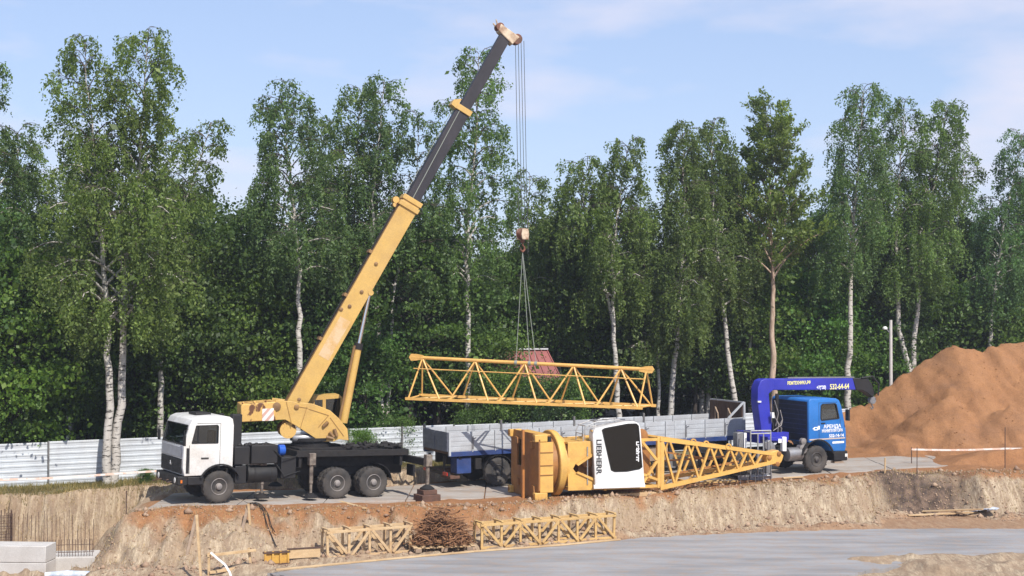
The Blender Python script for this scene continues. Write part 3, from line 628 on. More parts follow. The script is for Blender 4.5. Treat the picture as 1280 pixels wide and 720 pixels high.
feet = [outrigger(-7.15, 0, 1, 2.55, .30, True), outrigger(-7.15, 0, -1, 2.4, .30, True), outrigger(-3.30, 0, 1, 1.20, -.02, False), outrigger(-3.30, 0, -1, 2.2, .02, True), outrigger(-1.6, 0, 1, .95, .0, False)]
for k, q in enumerate((feet[0], feet[1])):
    wq = loc2w(q); zg = max(hz(wq.x, wq.y), float(zpad(wq.x)) - .05); t = empty('outrigger_pad', (wq.x, wq.y, zg - .02), R(30), ['stack of brown timber blocks under the extended rear crane jack', 'stack of brown timber blocks on the verge behind the crane'][k], 'timber pad')
    zt = (wq.z + .10) - zg + .02
    for i in range(3):
        bb = MB(); bb.box(-.36, .36, -.36 + i * .245, -.36 + i * .245 + .23, 0, max(.1, zt * .62)); bb.build('block', M['footblock'], t, bevel=.015)
    bb = MB(); bb.box(-.27, .27, -.27, .27, max(.1, zt * .62), zt - .004); bb.build('block', M['footblock'], t, bevel=.015)

# ---- superstructure: traced on the upright plane of the boom
tc0 = loc2w((-3.75, 0, 0)); BP = VP(tc0.x, tc0.y, 16.0)
fn = lambda a, c, e: BP.w(a, c, e)
def plate(pix, m0, m1, mat, name, parent, bevel=0.0, mref=None):
    pl = BP.off(m1 if mref is None else mref); b = MB(); b.prism([pl.tz(*p) for p in pix], fn, m0, m1); return b.build(name, mat, parent, world=True, bevel=bevel)
turn = MB(); q = loc2w((-3.75, 0, 1.74)); turn.lathe((q.x, q.y, q.z), (0, 0, 1), [(.72, 0), (.72, .12), (.66, .12), (.66, .24), (.74, .24), (.74, .34)], 32); turn.build('slewing_ring', M['chassis'], P_, world=True)
side = [(345, 499.5), (357, 501), (390, 504.5), (413, 513), (424, 523), (434.5, 536), (436, 550.5), (424, 549), (417, 552), (400, 551.5), (385, 541.5), (370, 532), (357, 524.5), (343, 525)]
up = plate(side, .50, .56, M['cyellow'], 'side_plate', P_, .012)
plate(side, -.56, -.50, M['cyellow'], 'side_plate', P_, .012, mref=.56)
mid = [(357, 503), (390, 507), (412, 516), (430, 536), (432, 548), (400, 549), (385, 540), (370, 530)]
plate(mid, -.49, .49, M['chassis'], 'winch_bay', P_, mref=.56)
cw = [(301.5, 505.5), (345, 502), (345, 525.5), (301.5, 527.8)]
c_ = plate(cw, -.80, .60, M['rusty'], 'counterweight', P_, .03)
pl6 = BP.off(.60); sp = MB(); sp.prism([pl6.tz(*p) for p in ((328, 511), (342.5, 510), (342.5, 525.6), (328, 526))], fn, .602, .612); sp.build('hazard_board', M['stripes'], c_, world=True)
for (px, py) in ((304.5, 505), (319, 504), (333, 503)):
    t, z = pl6.tz(px, py); e = MB(); e.lathe(BP.w(t, z - .02, .5), (0, 0, 1), [(.05, 0), (.05, .07), (.02, .1)], 8); e.build('lifting_eye', M['rusty'], c_, world=True)
# ribs, bolts and stains on the near plate
rb = MB(); p5 = BP.off(.56)
for a, c in (((358, 502), (365, 531)), ((384, 508), (376, 534)), ((372, 508), (385, 510)), ((386, 511), (411, 519)), ((411, 519), (398, 534)), ((413, 522), (430, 545))):
    A_, C_ = p5.tz(*a), p5.tz(*c); rb.bar(BP.w(A_[0], A_[1], .565), BP.w(C_[0], C_[1], .565), .022, .02, up=(0, 0, 1))
rb.build('plate_rib', pmat('worn_seam', (.33, .18, .05), None, 2, .6), up, world=True)
for (px, py, r) in ((371, 508.5, .09), (346, 508, .15), (374, 499.5, .07)):
    t, z = p5.tz(px, py); e = MB(); e.lathe(BP.w(t, z, .55), BP.w(0, 0, 1) - BP.w(0, 0, 0), [(r, 0), (r, .05), (r * .5, .07)], 16); e.build('pin', M['browntone'], up, world=True)
wn_ = MB(); t, z = p5.tz(361, 538); wn_.lathe(BP.w(t, z, .45), BP.w(0, 0, -1) - BP.w(0, 0, 0), [(.29, 0), (.29, .05), (.22, .05), (.22, .85), (.29, .85), (.29, .9)], 22); wn_.build('winch_drum', M['rusty'], P_, world=True)
wm = MB(); t, z = p5.tz(376, 548); wm.lathe(BP.w(t - .25, z, .35), BP.w(1, 0, 0) - BP.w(0, 0, 0), [(.12, 0), (.15, .05), (.15, .5), (.1, .8), (.1, .95)], 16); wm.build('hydraulic_motor', M['steel'], P_, world=True)
t0 = MB()
for (px, py, dx, dy) in ((404, 533, 6, -6), (412, 540, 5, 6), (418, 536, 3, 9), (408, 546, 9, 2)):
    a = p5.tz(px, py); c2 = p5.tz(px + dx, py + dy); t0.tube([BP.w(a[0], a[1], .60), BP.w(c2[0], c2[1], .62)], .06, 8)
t0.build('greasy_fittings', M['browntone'], up, world=True)
# operator's cab on the far side
oc = [(391, 497), (394, 494.5), (424, 493), (427.5, 496), (428, 540), (391, 540)]
po = BP.off(-.65)
ob = MB(); ob.prism([po.tz(*p) for p in oc], fn, -1.5, -.65)
cu = MB(); cu.prism([po.tz(*p) for p in ((392.5, 499), (426.5, 497), (426.5, 538), (392.5, 538))], fn, -1.46, -.69)
k1 = MB(); k1.prism([po.tz(*p) for p in ((393.5, 500), (403.5, 499.5), (403.5, 513), (393.5, 514))], fn, -2, 0)
k2 = MB(); k2.prism([po.tz(*p) for p in ((407.5, 499), (426, 497.5), (426, 527), (407.5, 527))], fn, -2, 0)
me = boolean_shell(ob, [cu, k1, k2], 0.0); me.transform(MW[crane.name].inverted()); ocab = link('operator_cab', me, P_); me.materials.append(M['cyellow'])
for pix in (((393.5, 500), (403.5, 499.5), (403.5, 513), (393.5, 514)), ((407.5, 499), (426, 497.5), (426, 527), (407.5, 527))):
    for mm in (-.70, -1.46):
        b = MB(); b.prism([po.tz(*p) for p in pix], fn, mm, mm + .008); b.build('window', M['glassblue'], ocab, world=True)
b = MB(); a = po.tz(412, 535); b.prism([po.tz(*p) for p in ((404, 528), (416, 528), (416, 538), (404, 538))], fn, -1.3, -.9); b.prism([po.tz(*p) for p in ((403, 512), (406, 512), (407, 530), (403, 530))], fn, -1.3, -.9); b.build('seat', M['interior'], ocab, world=True)
# boom
def bt(px, py, m=0.0): return Vector(BP.off(m).tz(px, py))
bA = bt(367, 512, .3); bZ = bt(634.5, 41, .15)
bd = (bZ - bA).normalized(); bn = Vector((-bd.y, bd.x))            # along the boom / its upper side
BL = (bZ - bA).length
def bpos(px, py): return (bt(px, py, .25) - bA).dot(bd)
sA, sB, sC = bpos(512, 247), bpos(574, 131), BL
def bbox(s0, s1, h, wd, mat, name, parent, h1=None, top=None, bevel=.012):
    b = MB(); h1 = h if h1 is None else h1
    def pt(s, k, m): q = bA + bd * s + bn * k; return BP.w(q.x, q.y, m)
    b.hexa([pt(s0, -h / 2, wd / 2), pt(s1, -h1 / 2, wd / 2), pt(s1, -h1 / 2, -wd / 2), pt(s0, -h / 2, -wd / 2), pt(s0, h / 2, wd / 2), pt(s1, h1 / 2, wd / 2), pt(s1, h1 / 2, -wd / 2), pt(s0, h / 2, -wd / 2)])
    return b.build(name, mat, parent, world=True, bevel=bevel)
def bp3(s, k, m): q = bA + bd * s + bn * k; return BP.w(q.x, q.y, m)
boom1 = bbox(-.15, sA, .68, .58, M['cyellow'], 'boom_base_section', P_)
bbox(.1, sA - .05, .02, .50, M['browntone'], 'boom_top_shade', boom1); boom1.children[0].location = MW[crane.name].inverted().to_3x3() @ (BP.w(bn.x * .353, bn.y * .353, 0) - BP.w(0, 0, 0))  # brown strip paints the shade on the boom's upper face
bbox(sA - .40, sA - .22, .80, .70, M['cyellow'], 'boom_collar', boom1); bbox(sA - .14, sA + .04, .78, .66, M['cyellow'], 'boom_collar', boom1)
b = MB(); b.lathe(bp3(sA - .3, .52, -.2), BP.w(0, 0, 1) - BP.w(0, 0, 0), [(.12, 0), (.12, .35)], 14); b.lathe(bp3(sA - .5, .48, .0), BP.w(0, 0, 1) - BP.w(0, 0, 0), [(.08, 0), (.08, .3)], 12); b.build('rope_roller', M['rusty'], boom1, world=True)
for px, py in ((470, 330), (452, 365), (437, 383), (420, 383)):
    s = bpos(px, py); q = bt(px, py, .3); b = MB(); kk = (q - bA).dot(bn); b.lathe(bp3(s, max(-.25, min(.3, kk)), .27), BP.w(0, 0, 1) - BP.w(0, 0, 0), [(.07, 0), (.07, .05), (.03, .07)], 12); b.build('boom_pin', M['browntone'], boom1, world=True)
b = MB(); s0, s1 = bpos(413, 452), bpos(437, 402); b.hexa([bp3(s0, -.22, .291), bp3(s1, -.22, .291), bp3(s1, .2, .291), bp3(s0, .2, .291), bp3(s0, -.22, .297), bp3(s1, -.22, .297), bp3(s1, .2, .297), bp3(s0, .2, .297)]); b.build('worn_patch', pmat('worn_pale', (.62, .44, .26), (.56, .34, .12), 3, .6), boom1, world=True)
b = MB(); b.tube([bp3(.6, .42, .2), bp3(sA - .6, .42, .2)], .025, 6); b.tube([bp3(.6, .42, .1), bp3(sA - .6, .42, .1)], .018, 6); b.build('hydraulic_line', M['chassis'], boom1, world=True)
for s in (2.6, 4.4, 6.2):
    b = MB(); b.hexa([bp3(s, .34, -.2), bp3(s + .12, .34, -.2), bp3(s + .12, .34, .29), bp3(s, .34, .29), bp3(s, .47, -.2), bp3(s + .12, .47, -.2), bp3(s + .12, .47, .29), bp3(s, .47, .29)]); b.build('line_bracket', M['browntone'], boom1, world=True)
boom2 = bbox(sA - .5, sB, .52, .44, M['boomdark'], 'boom_middle_section', P_)
b = MB(); b.tube([bp3(sA - .3, .33, .12), bp3(sB, .36, .10)], .014, 6); b.tube([bp3(sA, .03, .232), bp3(sB, .14, .232)], .016, 6); b.build('telescope_rope', M['sling'], boom2, world=True)
bbox(sB - .16, sB + .05, .62, .54, M['cyellow'], 'boom_collar', boom2)
b = MB(); b.hexa([bp3(sB - .16, .28, -.22), bp3(sB + .25, .28, -.22), bp3(sB + .25, .28, .24), bp3(sB - .16, .28, .24), bp3(sB - .12, .52, -.22), bp3(sB + .08, .52, -.22), bp3(sB + .08, .52, .24), bp3(sB - .12, .52, .24)]); b.build('rope_guide', M['cyellow'], boom2, world=True)
boom3 = bbox(sB - .4, BL, .42, .35, M['boomdark'], 'boom_top_section', P_)
b = MB(); b.hexa([bp3(BL - .28, -.36, .22), bp3(BL + .12, -.46, .22), bp3(BL + .12, -.46, -.22), bp3(BL - .28, -.36, -.22), bp3(BL - .12, .34, .22), bp3(BL + .16, .40, .22), bp3(BL + .16, .40, -.22), bp3(BL - .12, .34, -.22)]); head = b.build('boom_head', M['hook'], boom3, world=True, bevel=.03)
for (s, k, r) in ((BL + .02, -.42, .19), (BL + .06, .36, .15)):
    b = MB()
    for m in (-.14, -.04, .06, .16): b.lathe(bp3(s, k, m), BP.w(0, 0, 1) - BP.w(0, 0, 0), [(r, -.03), (r * .8, 0), (r, .03)], 18)
    b.build('sheave', M['hookred'], boom3, world=True)
b = MB(); b.tube([bp3(BL, .40, .1), bp3(BL + .22, .62, .1)], .03, 6); b.tube([bp3(BL, .40, -.1), bp3(BL + .10, .62, -.1)], .03, 6); b.build('rope_keeper', M['hook'], boom3, world=True)
# lift cylinder
cy0 = bt(431, 529, .3); cy1 = bt(450, 432, .3); cy2 = bt(463, 366, .2)
ax = (cy2 - cy0).normalized(); cyl = MB(); cyl.tube([BP.w(cy0.x, cy0.y, 0), BP.w(cy1.x, cy1.y, 0)], [.15, .135], 18); cyl = cyl.build('lift_cylinder', M['cyellow'], P_, world=True)
b = MB(); b.tube([BP.w(cy1.x, cy1.y, 0), BP.w(cy2.x, cy2.y, 0)], .075, 14); b.build('cylinder_rod', M['chrome'], cyl, world=True)
b = MB(); q = cy0.lerp(cy1, .95); b.tube([BP.w(q.x, q.y, 0), BP.w(q.x + ax.x * .22, q.y + ax.y * .22, 0)], .16, 18); b.build('cylinder_gland', M['chassis'], cyl, world=True)
b = MB(); q = cy0 + Vector((-.16, .1)); q2 = cy1 + Vector((-.16, 0)); b.tube([BP.w(q.x, q.y, .1), BP.w(q2.x, q2.y, .1)], .05, 8); b.build('cylinder_pipe', M['browntone'], cyl, world=True)
b = MB(); b.lathe(BP.w(cy2.x, cy2.y, -.32), BP.w(0, 0, 1) - BP.w(0, 0, 0), [(.10, 0), (.10, .64)], 14); b.build('cylinder_pin', M['cyellow'], cyl, world=True)
# hoist ropes and hook block
tipc = bp3(BL + .02, -.56, 0); hookc = Vector((tipc.x + .12, tipc.y, CAMZ + (HZ - 293) / F * tipc.y))
rp = MB()
for i, (m, dx) in enumerate(((.14, -.16), (.05, -0.02), (-.05, .1), (-.14, .2))):
    a = bp3(BL - .12 + .10 * i, -.42 - .10 * i, m); c = hookc + Vector((dx * .9, -.05 + .03 * i, .22)); rp.tube([a, c], .0115, 5)
rp.build('hoist_rope', M['rope'], P_, world=True)
hb = empty('hook_block', hookc - Vector((0, 0, .30)), R(42), 'cream and rust hook block hanging on the hoist ropes', 'hook block'); hb.scale = (.85, .85, .85)
b = MB(); b.prism([(-.17, .12), (.17, .12), (.22, .35), (.17, .60), (-.17, .60), (-.22, .35)], lambda a, c, e: (a, e, c), -.20, -.14); b.prism([(-.17, .12), (.17, .12), (.22, .35), (.17, .60), (-.17, .60), (-.22, .35)], lambda a, c, e: (a, e, c), .14, .20); b.build('cheek_plate', M['hook'], hb, bevel=.02)
b = MB()
for y in (-.09, 0, .09): b.lathe((0, y, .38), (0, 1, 0), [(.25, -.035), (.2, 0), (.25, .035)], 20)
b.build('sheave', M['hookred'], hb)
b = MB(); b.lathe((0, 0, -.02), (0, 0, 1), [(.06, 0), (.1, .04), (.1, .12), (.06, .15)], 12); b.tube([(0, 0, 0), (0, 0, -.12), (.1, 0, -.2), (.11, 0, -.32), (0, 0, -.40), (-.11, 0, -.33), (-.12, 0, -.22)], [.04, .04, .045, .05, .05, .04, .015], 10); b.build('hook', M['hookred'], hb)
HOOKZ = hookc.z - .35 - .38

# ------------------------------------------------------------------ the jib section in the air
JP = VP(hookc.x, hookc.y, -14.0)
jl = JP.w(*[JP.tz(513, 495)[0], 0]); 
jr = empty('lattice_jib_section', (hookc.x, hookc.y, JP.tz(660, 500)[1]), R(-14), 'yellow triangular lattice jib section hanging in mid-air from slings', 'jib section')
tpl = lambda px, py: JP.tz(px, py)
topA, topB = tpl(515, 446.5), tpl(816, 462); HW = .56
nearA, nearB = JP.off(HW).tz(507, 498), JP.off(HW).tz(803, 510); farA, farB = JP.off(-HW).tz(524, 493.5), JP.off(-HW).tz(820, 507)
W_ = lambda tz, m: JP.w(tz[0], tz[1], m)
b = MB(); b.tube([W_(topA, 0), W_(topB, 0)], .068, 10); topc = b.build('top_chord', M['jyellow'], jr, world=True)
for (c, nm) in (((nearA, nearB, HW), 'near'), ((farA, farB, -HW), 'far')):
    b = MB(); b.bar(W_(c[0], c[2]), W_(c[1], c[2]), .10, .10); b.build('bottom_chord', M['jyellow'], jr, world=True)
for px, py in ((518, 446.5), (811, 462)):
    t, z = tpl(px, py); b = MB(); d = -1 if px < 600 else 1
    b.prism([(t - d * .35, z - .07), (t - d * .1, z - .12), (t + d * .12, z - .13), (t + d * .2, z), (t + d * .12, z + .13), (t - d * .1, z + .12), (t - d * .35, z + .07)], lambda a, c, e: JP.w(a, c, e), -.06, .06); b.build('end_lug', M['jyellow'], jr, world=True)
apx = [(528, 447.5), (594, 451), (656, 454), (717, 457), (776, 460.5)]
lerp2 = lambda a, c, u: (a[0] + (c[0] - a[0]) * u, a[1] + (c[1] - a[1]) * u)
bx_n = [(510, 0), (570, 0), (633, 0), (694, 0), (753, 0), (800, 0)]
for m, (A_, C_) in ((HW, (nearA, nearB)), (-HW, (farA, farB))):
    us = [.012, .17, .38, .586, .788, .98]
    for i, ap in enumerate(apx):
        T = W_(tpl(*ap), 0)
        for u in (us[i], us[i + 1]):
            if i > 0 and u == us[i]: u += .022
            elif u == us[i + 1] and i < 4: u -= .022
            b = MB(); b.tube([T, W_(lerp2(A_, C_, u), m)], .034, 8); b.build('diagonal', M['jyellow'], jr, world=True)
    b = MB(); b.tube([W_(tpl(808, 462), 0), W_(lerp2(A_, C_, .985), m)], .034, 8); b.build('diagonal', M['jyellow'], jr, world=True)
for i, u in enumerate([.012, .17, .38, .586, .788, .98]):
    b = MB(); b.tube([W_(lerp2(nearA, nearB, u), HW), W_(lerp2(farA, farB, u), -HW)], .03, 8); b.build('cross_strut', M['jyellow'], jr, world=True)
    if i < 5:
        b = MB(); v = [.012, .17, .38, .586, .788, .98][i + 1]; b.tube([W_(lerp2(nearA, nearB, u), HW), W_(lerp2(farA, farB, v), -HW)], .024, 6); b.build('brace', M['jyellow'], jr, world=True)
b = MB(); b.tube([W_(JP.off(.25).tz(517, 460.5), .25), W_(JP.off(.25).tz(806, 474), .25)], .022, 6); b.build('hand_rail', M['jyellow'], jr, world=True)
# slings
hk0 = Vector((hookc.x, hookc.y, HOOKZ + .06))
for i, (px, m) in enumerate(((600, .0), (646, 0.0), (668, 0), (716, 0))):
    pass
sl = MB()
for px in (645, 662, 670):
    t, z = tpl(px, 453 + (px - 645) * .05); e = JP.w(t, z + .04, 0); mid_ = hk0.lerp(e, .5) + Vector((0, 0, 0)); sl.tube([hk0, mid_, e], .013, 6)
    sl.lathe(e - Vector((.05, 0, .05)), JP.w(1, 0, 0) - JP.w(0, 0, 0), [(.085, 0), (.085, .1)], 12)
tag(sl.build('lifting_sling', M['sling']), 'grey lifting slings from the hook to the hanging jib section', 'sling')
# ------------------------------------------------------------------ the flatbed semi-trailer
TA = 26.0
dirn = Vector((math.cos(R(TA)), math.sin(R(TA)), 0)); awy = Vector((-math.sin(R(TA)), math.cos(R(TA)), 0))
q = at(562, 541, 55.5); tz0 = -.25
tro = Vector((q.x, q.y, tz0)) + awy * 1.25
trailer = empty('flatbed_trailer', tro, R(TA), 'long grey dropside semi-trailer coupled behind the blue truck', 'trailer', pitch=R(-.55))
T = trailer; TL = 13.3; ZB, ZT = 1.40, 2.13
b = MB(); b.box(0, TL, -1.24, 1.24, 1.30, 1.395); b.build('bed_floor', M['woodbrown'], T)
for y in (-1.25, 1.25):
    b = MB(); b.box(0, TL, min(y, y * .92), max(y, y * .92), 1.215, 1.40); b.build('side_rail', M['bedblue'], T, bevel=.01)
npan = 14; pw = TL / npan
pm = MB(); pm.box(.02, pw - .02, -.012, .012, 0, ZT - ZB)
for k in range(4): pm.box(.03, pw - .03, -.022, -.013, .03 + k * .178, .155 + k * .178)
for k in range(4): pm.box(.03, pw - .03, .013, .022, .03 + k * .178, .155 + k * .178)
pm.box(.0, .035, -.03, .03, -.04, ZT - ZB); pm = pm.mesh('panel', 0); pm.materials.append(M['bedgrey'])
lt_ = MB(); lt_.box(-.035, .035, -.04, -.031, -.18, .30); lt_.bar((0, -.045, .22), (.14, -.045, .26), .03, .02); ltm = lt_.mesh('latch', 0); ltm.materials.append(M['steel'])
for y in (-1.23, 1.23):
    for k in range(npan):
        o = link('dropside_panel', pm, T, Matrix.Translation((k * pw, y, ZB)))
        if k % 2 == 1 and y < 0: link('latch', ltm, o, Matrix.Translation((.02, 0, .25)))
for k in range(5):
    for y in (-1.22, 1.22):
        b = MB(); x = .03 + k * (TL - .06) / 4; b.box(x - .04, x + .04, y - .045, y + .045, 1.25, ZT + (.16 if y > 0 else .0)); b.build('stake', M['fpost'] if y > 0 else M['bedgrey'], T)
for k in range(2):
    b = MB(); y0 = -1.22 + k * 1.22; b.box(-.045, -.02, y0 + .02, y0 + 1.20, ZB + .002, ZT)
    for j in range(4): b.box(-.06, -.046, y0 + .05, y0 + 1.17, ZB + .03 + j * .178, ZB + .155 + j * .178)
    b.build('rear_gate', M['bedshade'], T)
for (y0, y1, n) in ((-1.2, 1.2, 8),):
    for k in range(n):
        ya = y0 + (y1 - y0) * k / n; b = MB(); b.box(TL - .05, TL, ya + .01, ya + (y1 - y0) / n - .01, ZB, 2.72); b.build('headboard_plank', M['woodbrown'], T)
b = MB()
for y in (-1.22, 1.22): b.bar((TL + .03, y, 1.3), (TL + .03, y, 2.76), .09, .09)
b.bar((TL + .03, -1.22, 2.74), (TL + .03, 1.22, 2.74), .07, .07); b.bar((TL - .75, -1.22, 2.12), (TL, -1.22, 2.74), .07, .07); b.build('headboard_frame', M['bedgrey'], T)
for k in range(2):
    b = MB(); y = -.55 + k * .95; b.tube([(TL - .12, y, 1.5), (TL - .14, y + .05, 2.2), (TL - .1, y + .28, 2.45), (TL - .12, y + .33, 1.6)], .035, 6); b.build('strap', M['timberg'], T)
b = MB()
for y in (-.5, .5): b.box(.2, TL - .3, y - .07, y + .07, .86, 1.21)
for k in range(9): x = .5 + k * 1.5; b.box(x - .05, x + .05, -1.15, 1.15, 1.08, 1.20)
b.build('frame', M['chassis'], T)
for x in (2.05, 3.36, 4.67):
    for y in (-1.08, 1.08): wheel(T, x, y, .54, 1 if y > 0 else -1, WD)
    ax_ = MB(); ax_.tube([(x, -.95, .54), (x, .95, .54)], .08, 10); ax_.build('axle', M['chassis'], T)
    for s in (-1, 1):
        g = MB(); aa = [(x + p[0], p[1]) for p in arc(.64, 10, 170, 10)]
        for a, c in zip(aa, aa[1:]): g.bar((a[0], s * 1.08, a[1]), (c[0], s * 1.08, c[1]), .36, .025, up=(a[0] - x, 0, a[1] - .54))
        g.build('mudguard', M['black'], T)
b = MB(); b.box(-.02, .06, -1.2, 1.2, .50, .62); b.box(.0, .06, -.75, -.65, .6, 1.2); b.box(.0, .06, .65, .75, .6, 1.2); b.build('underrun_bar', M['black'], T)
for y in (-.95, .95):
    b = MB(); b.box(-.06, -.022, y - .2, y + .2, .50, .62); b.build('tail_light', M['lampred'], T)
b = MB(); b.box(.35, .95, -1.15, -.55, .55, 1.15); b.build('tool_box', M['bedblue'], T, bevel=.02)
b = MB(); b.box(.25, 1.0, .2, 1.1, .40, .62); b.box(.1, .5, -1.1, -.2, .36, .48); b.build('spare_carrier', M['footblock'], T, bevel=.02)
b = MB(); b.box(1.1, 1.35, -1.2, -1.02, .70, 1.1); b.build('side_reflector_box', M['chassis'], T)
for y in (-.8, .8):
    b = MB(); b.box(9.9, 10.05, y - .08, y + .08, .25, 1.2); b.box(9.8, 10.15, y - .14, y + .14, .2, .25); b.build('landing_leg', M['steel'], T)
b = MB(); b.box(5.6, 8.6, -1.2, -1.15, .55, .65); b.box(5.6, 8.6, -1.2, -1.15, .85, .95); b.box(6.0, 6.06, -1.15, -.5, .5, 1.1); b.box(8.2, 8.26, -1.15, -.5, .5, 1.1); b.build('side_guard', M['steel'], T)
b = MB(); b.box(8.8, 9.7, -1.1, -.3, .55, 1.12); b.build('pallet_box', M['timberg'], T, bevel=.01)

# ------------------------------------------------------------------ the blue tractor unit with its loader crane
q = gnd(1018, 590.3, -.06)
truck = empty('blue_truck', Vector((q.x, q.y, -.06)) + awy * 1.02, R(TA), 'blue tractor truck with a folded blue loader crane behind its cab', 'truck', pitch=R(-.5))
K = truck
for y in (-1.02, 1.02): wheel(K, 0, y, .54, 1 if y > 0 else -1, WD)
for y in (-1.07, 1.07): wheel(K, -3.6, y, .54, 1 if y > 0 else -1, WD, dual=True)
prof = [(1.36, .80), (1.42, 1.0), (1.42, 1.60), (1.36, 1.95), (1.20, 2.62), (1.10, 2.86), (.95, 2.95), (-.30, 2.98), (-.40, 2.94), (-.44, 2.85), (-.44, 1.22)] + arc(.76, 118, 22)
outer = MB().xz(prof, -1.24, 1.24)
inner = MB().xz([(1.30, 1.45), (1.28, 1.95), (1.13, 2.60), (1.02, 2.80), (.92, 2.87), (-.28, 2.90), (-.37, 2.84), (-.37, 1.45)], -1.18, 1.18)
wn = [(1.06, 2.14), (1.03, 2.30), (.93, 2.70), (.86, 2.74), (.25, 2.74), (.17, 2.68), (.15, 2.18), (.19, 2.10)]
cuts = [inner, MB().xz(wn, 1.1, 1.5), MB().xz(wn, -1.5, -1.1), MB().xz([(1.0, 1.98), (1.7, 1.98), (1.7, 2.64), (1.0, 2.64)], -1.1, 1.1)]
cab = link('cab', boolean_shell(outer, cuts, 0.06), K); cab.data.materials.append(M['blue'])
for s in (1, -1):
    MB().xz(wn, s * 1.20, s * 1.206).build('side_window', M['glass'], cab)
    fr_ = MB()
    for a, c in zip(wn, wn[1:] + wn[:1]): fr_.bar((a[0], s * 1.236, a[1]), (c[0], s * 1.236, c[1]), .045, .03, up=(0, 1, 0))
    fr_.build('window_seal', M['rubber'], cab)
    jn = MB()
    for a, c in (((.06, 1.30), (.06, 2.80)), ((.06, 2.80), (.98, 2.80)), ((1.12, 1.22), (1.12, 2.10))): jn.bar((a[0], s * 1.2405, a[1]), (c[0], s * 1.2405, c[1]), .014, .006, up=(0, 1, 0))
    jn.build('door_gap', M['rubber'], cab)
    d = MB(); d.bar((.16, s * 1.252, 1.98), (.36, s * 1.252, 1.98), .03, .04); d.build('door_handle', M['rubber'], cab)
    mr = MB(); mr.tube([(1.2, s * 1.2, 2.62), (1.38, s * 1.36, 2.58), (1.38, s * 1.36, 2.1)], .014, 6); mr.box(1.33, 1.41, s * 1.40 - .10, s * 1.40 + .10, 2.05, 2.5); mr.build('mirror', M['rubber'], cab, bevel=.02)
    fd = MB(); aa = arc(.79, 15, 165, 14)
    for a, c in zip(aa, aa[1:]): fd.bar((a[0], s * 1.10, a[1]), (c[0], s * 1.10, c[1]), .34, .05, up=(c[0], 0, c[1] - .54))
    fd.build('fender', M['black'], K)
    st = MB(); st.box(-.42, 1.35, s * 1.242, s * 1.247, 1.32, 1.37); st.build('trim_strip', pmat('pale_trim', (.55, .45, .38), None, 2, .5), cab)
ws = MB(); ws.hexa([(1.36, -1.10, 1.98), (1.36, 1.10, 1.98), (1.353, 1.10, 1.98), (1.353, -1.10, 1.98), (1.20, -1.10, 2.64), (1.20, 1.10, 2.64), (1.193, 1.10, 2.64), (1.193, -1.10, 2.64)]); ws.build('windshield', M['glass'], cab, smooth=0)
it = MB()
for y in (-.6, .6): it.box(-.2, .25, y - .25, y + .25, 1.46, 1.70); it.box(-.34, -.2, y - .25, y + .25, 1.6, 2.2)
it.box(.9, 1.25, -1.1, 1.1, 1.5, 2.0); it.build('seats_and_dashboard', M['interior'], cab)
gr = MB(); gr.box(1.422, 1.45, -1.0, 1.0, 1.05, 1.6); gr.build('grille', M['black'], cab)
rp_ = MB(); rp_.box(-.456, -.442, -1.14, 1.14, 1.28, 2.86); rp_.build('rear_shade_panel', pmat('navy_rear_shade', (.012, .022, .06), (.01, .016, .04), 2, .6), cab)  # dark sheet added to paint the shade on the cab's blue rear wall
rs = MB()
for k in range(7): rs.box(-.472, -.457, -1.08, 1.08, 1.55 + k * .19, 1.57 + k * .19)
rs.build('rear_wall_rib', M['bedblue'], cab)
bp = MB(); bp.box(.82, 1.50, -1.22, 1.22, .42, .82); bp = bp.build('bumper', M['black'], K, bevel=.04)
for y in (-1.05, 1.05):
    lm = MB(); lm.box(1.44, 1.515, y - .15, y + .15, .52, .70); lm.build('headlight', M['lamp'], bp)
lm = MB(); lm.box(1.36, 1.46, -1.235, -1.221, .58, .70); lm.build('indicator', M['lamp'], bp)
stp = MB(); stp.box(.85, 1.3, -1.2, -.95, .34, .40); stp.build('step', M['timberg'], bp)
# lettering on the door
ys = -1.2445
text_part('door_lettering', 'АРЕНДА', .19, M['whiteplain'], cab, (.72, ys, 1.83), (1, 0, 0), (0, 0, 1), centre=True, sx=1.1, bold=.004)
text_part('door_lettering', 'МАНИПУЛЯТОРА', .17, M['whiteplain'], cab, (.72, ys, 1.66), (1, 0, 0), (0, 0, 1), centre=True, sx=.72, bold=.004)
text_part('door_lettering', '532-64-64', .17, M['whiteplain'], cab, (.92, ys, 1.45), (1, 0, 0), (0, 0, 1), centre=True, sx=1.05, bold=.004)
b = MB(); b.box(.72, 1.30, -1.2448, -1.242, 1.14, 1.22); b.build('white_strip', M['whiteplain'], cab)
b = MB(); b.xz([(-.20, 1.84), (.0, 1.84), (.0, 1.88), (.1, 1.88), (.1, 1.74), (0, 1.74), (0, 1.71), (-.20, 1.71), (-.20, 1.76), (-.25, 1.76), (-.25, 1.80), (-.2, 1.80)], -1.2448, -1.242); b.build('door_symbol', M['whiteplain'], cab)
b = MB(); b.xz([(-.15, 1.81), (-.04, 1.81), (-.04, 1.75), (-.15, 1.75)], -1.247, -1.2449); b.build('door_symbol', M['blue'], cab)
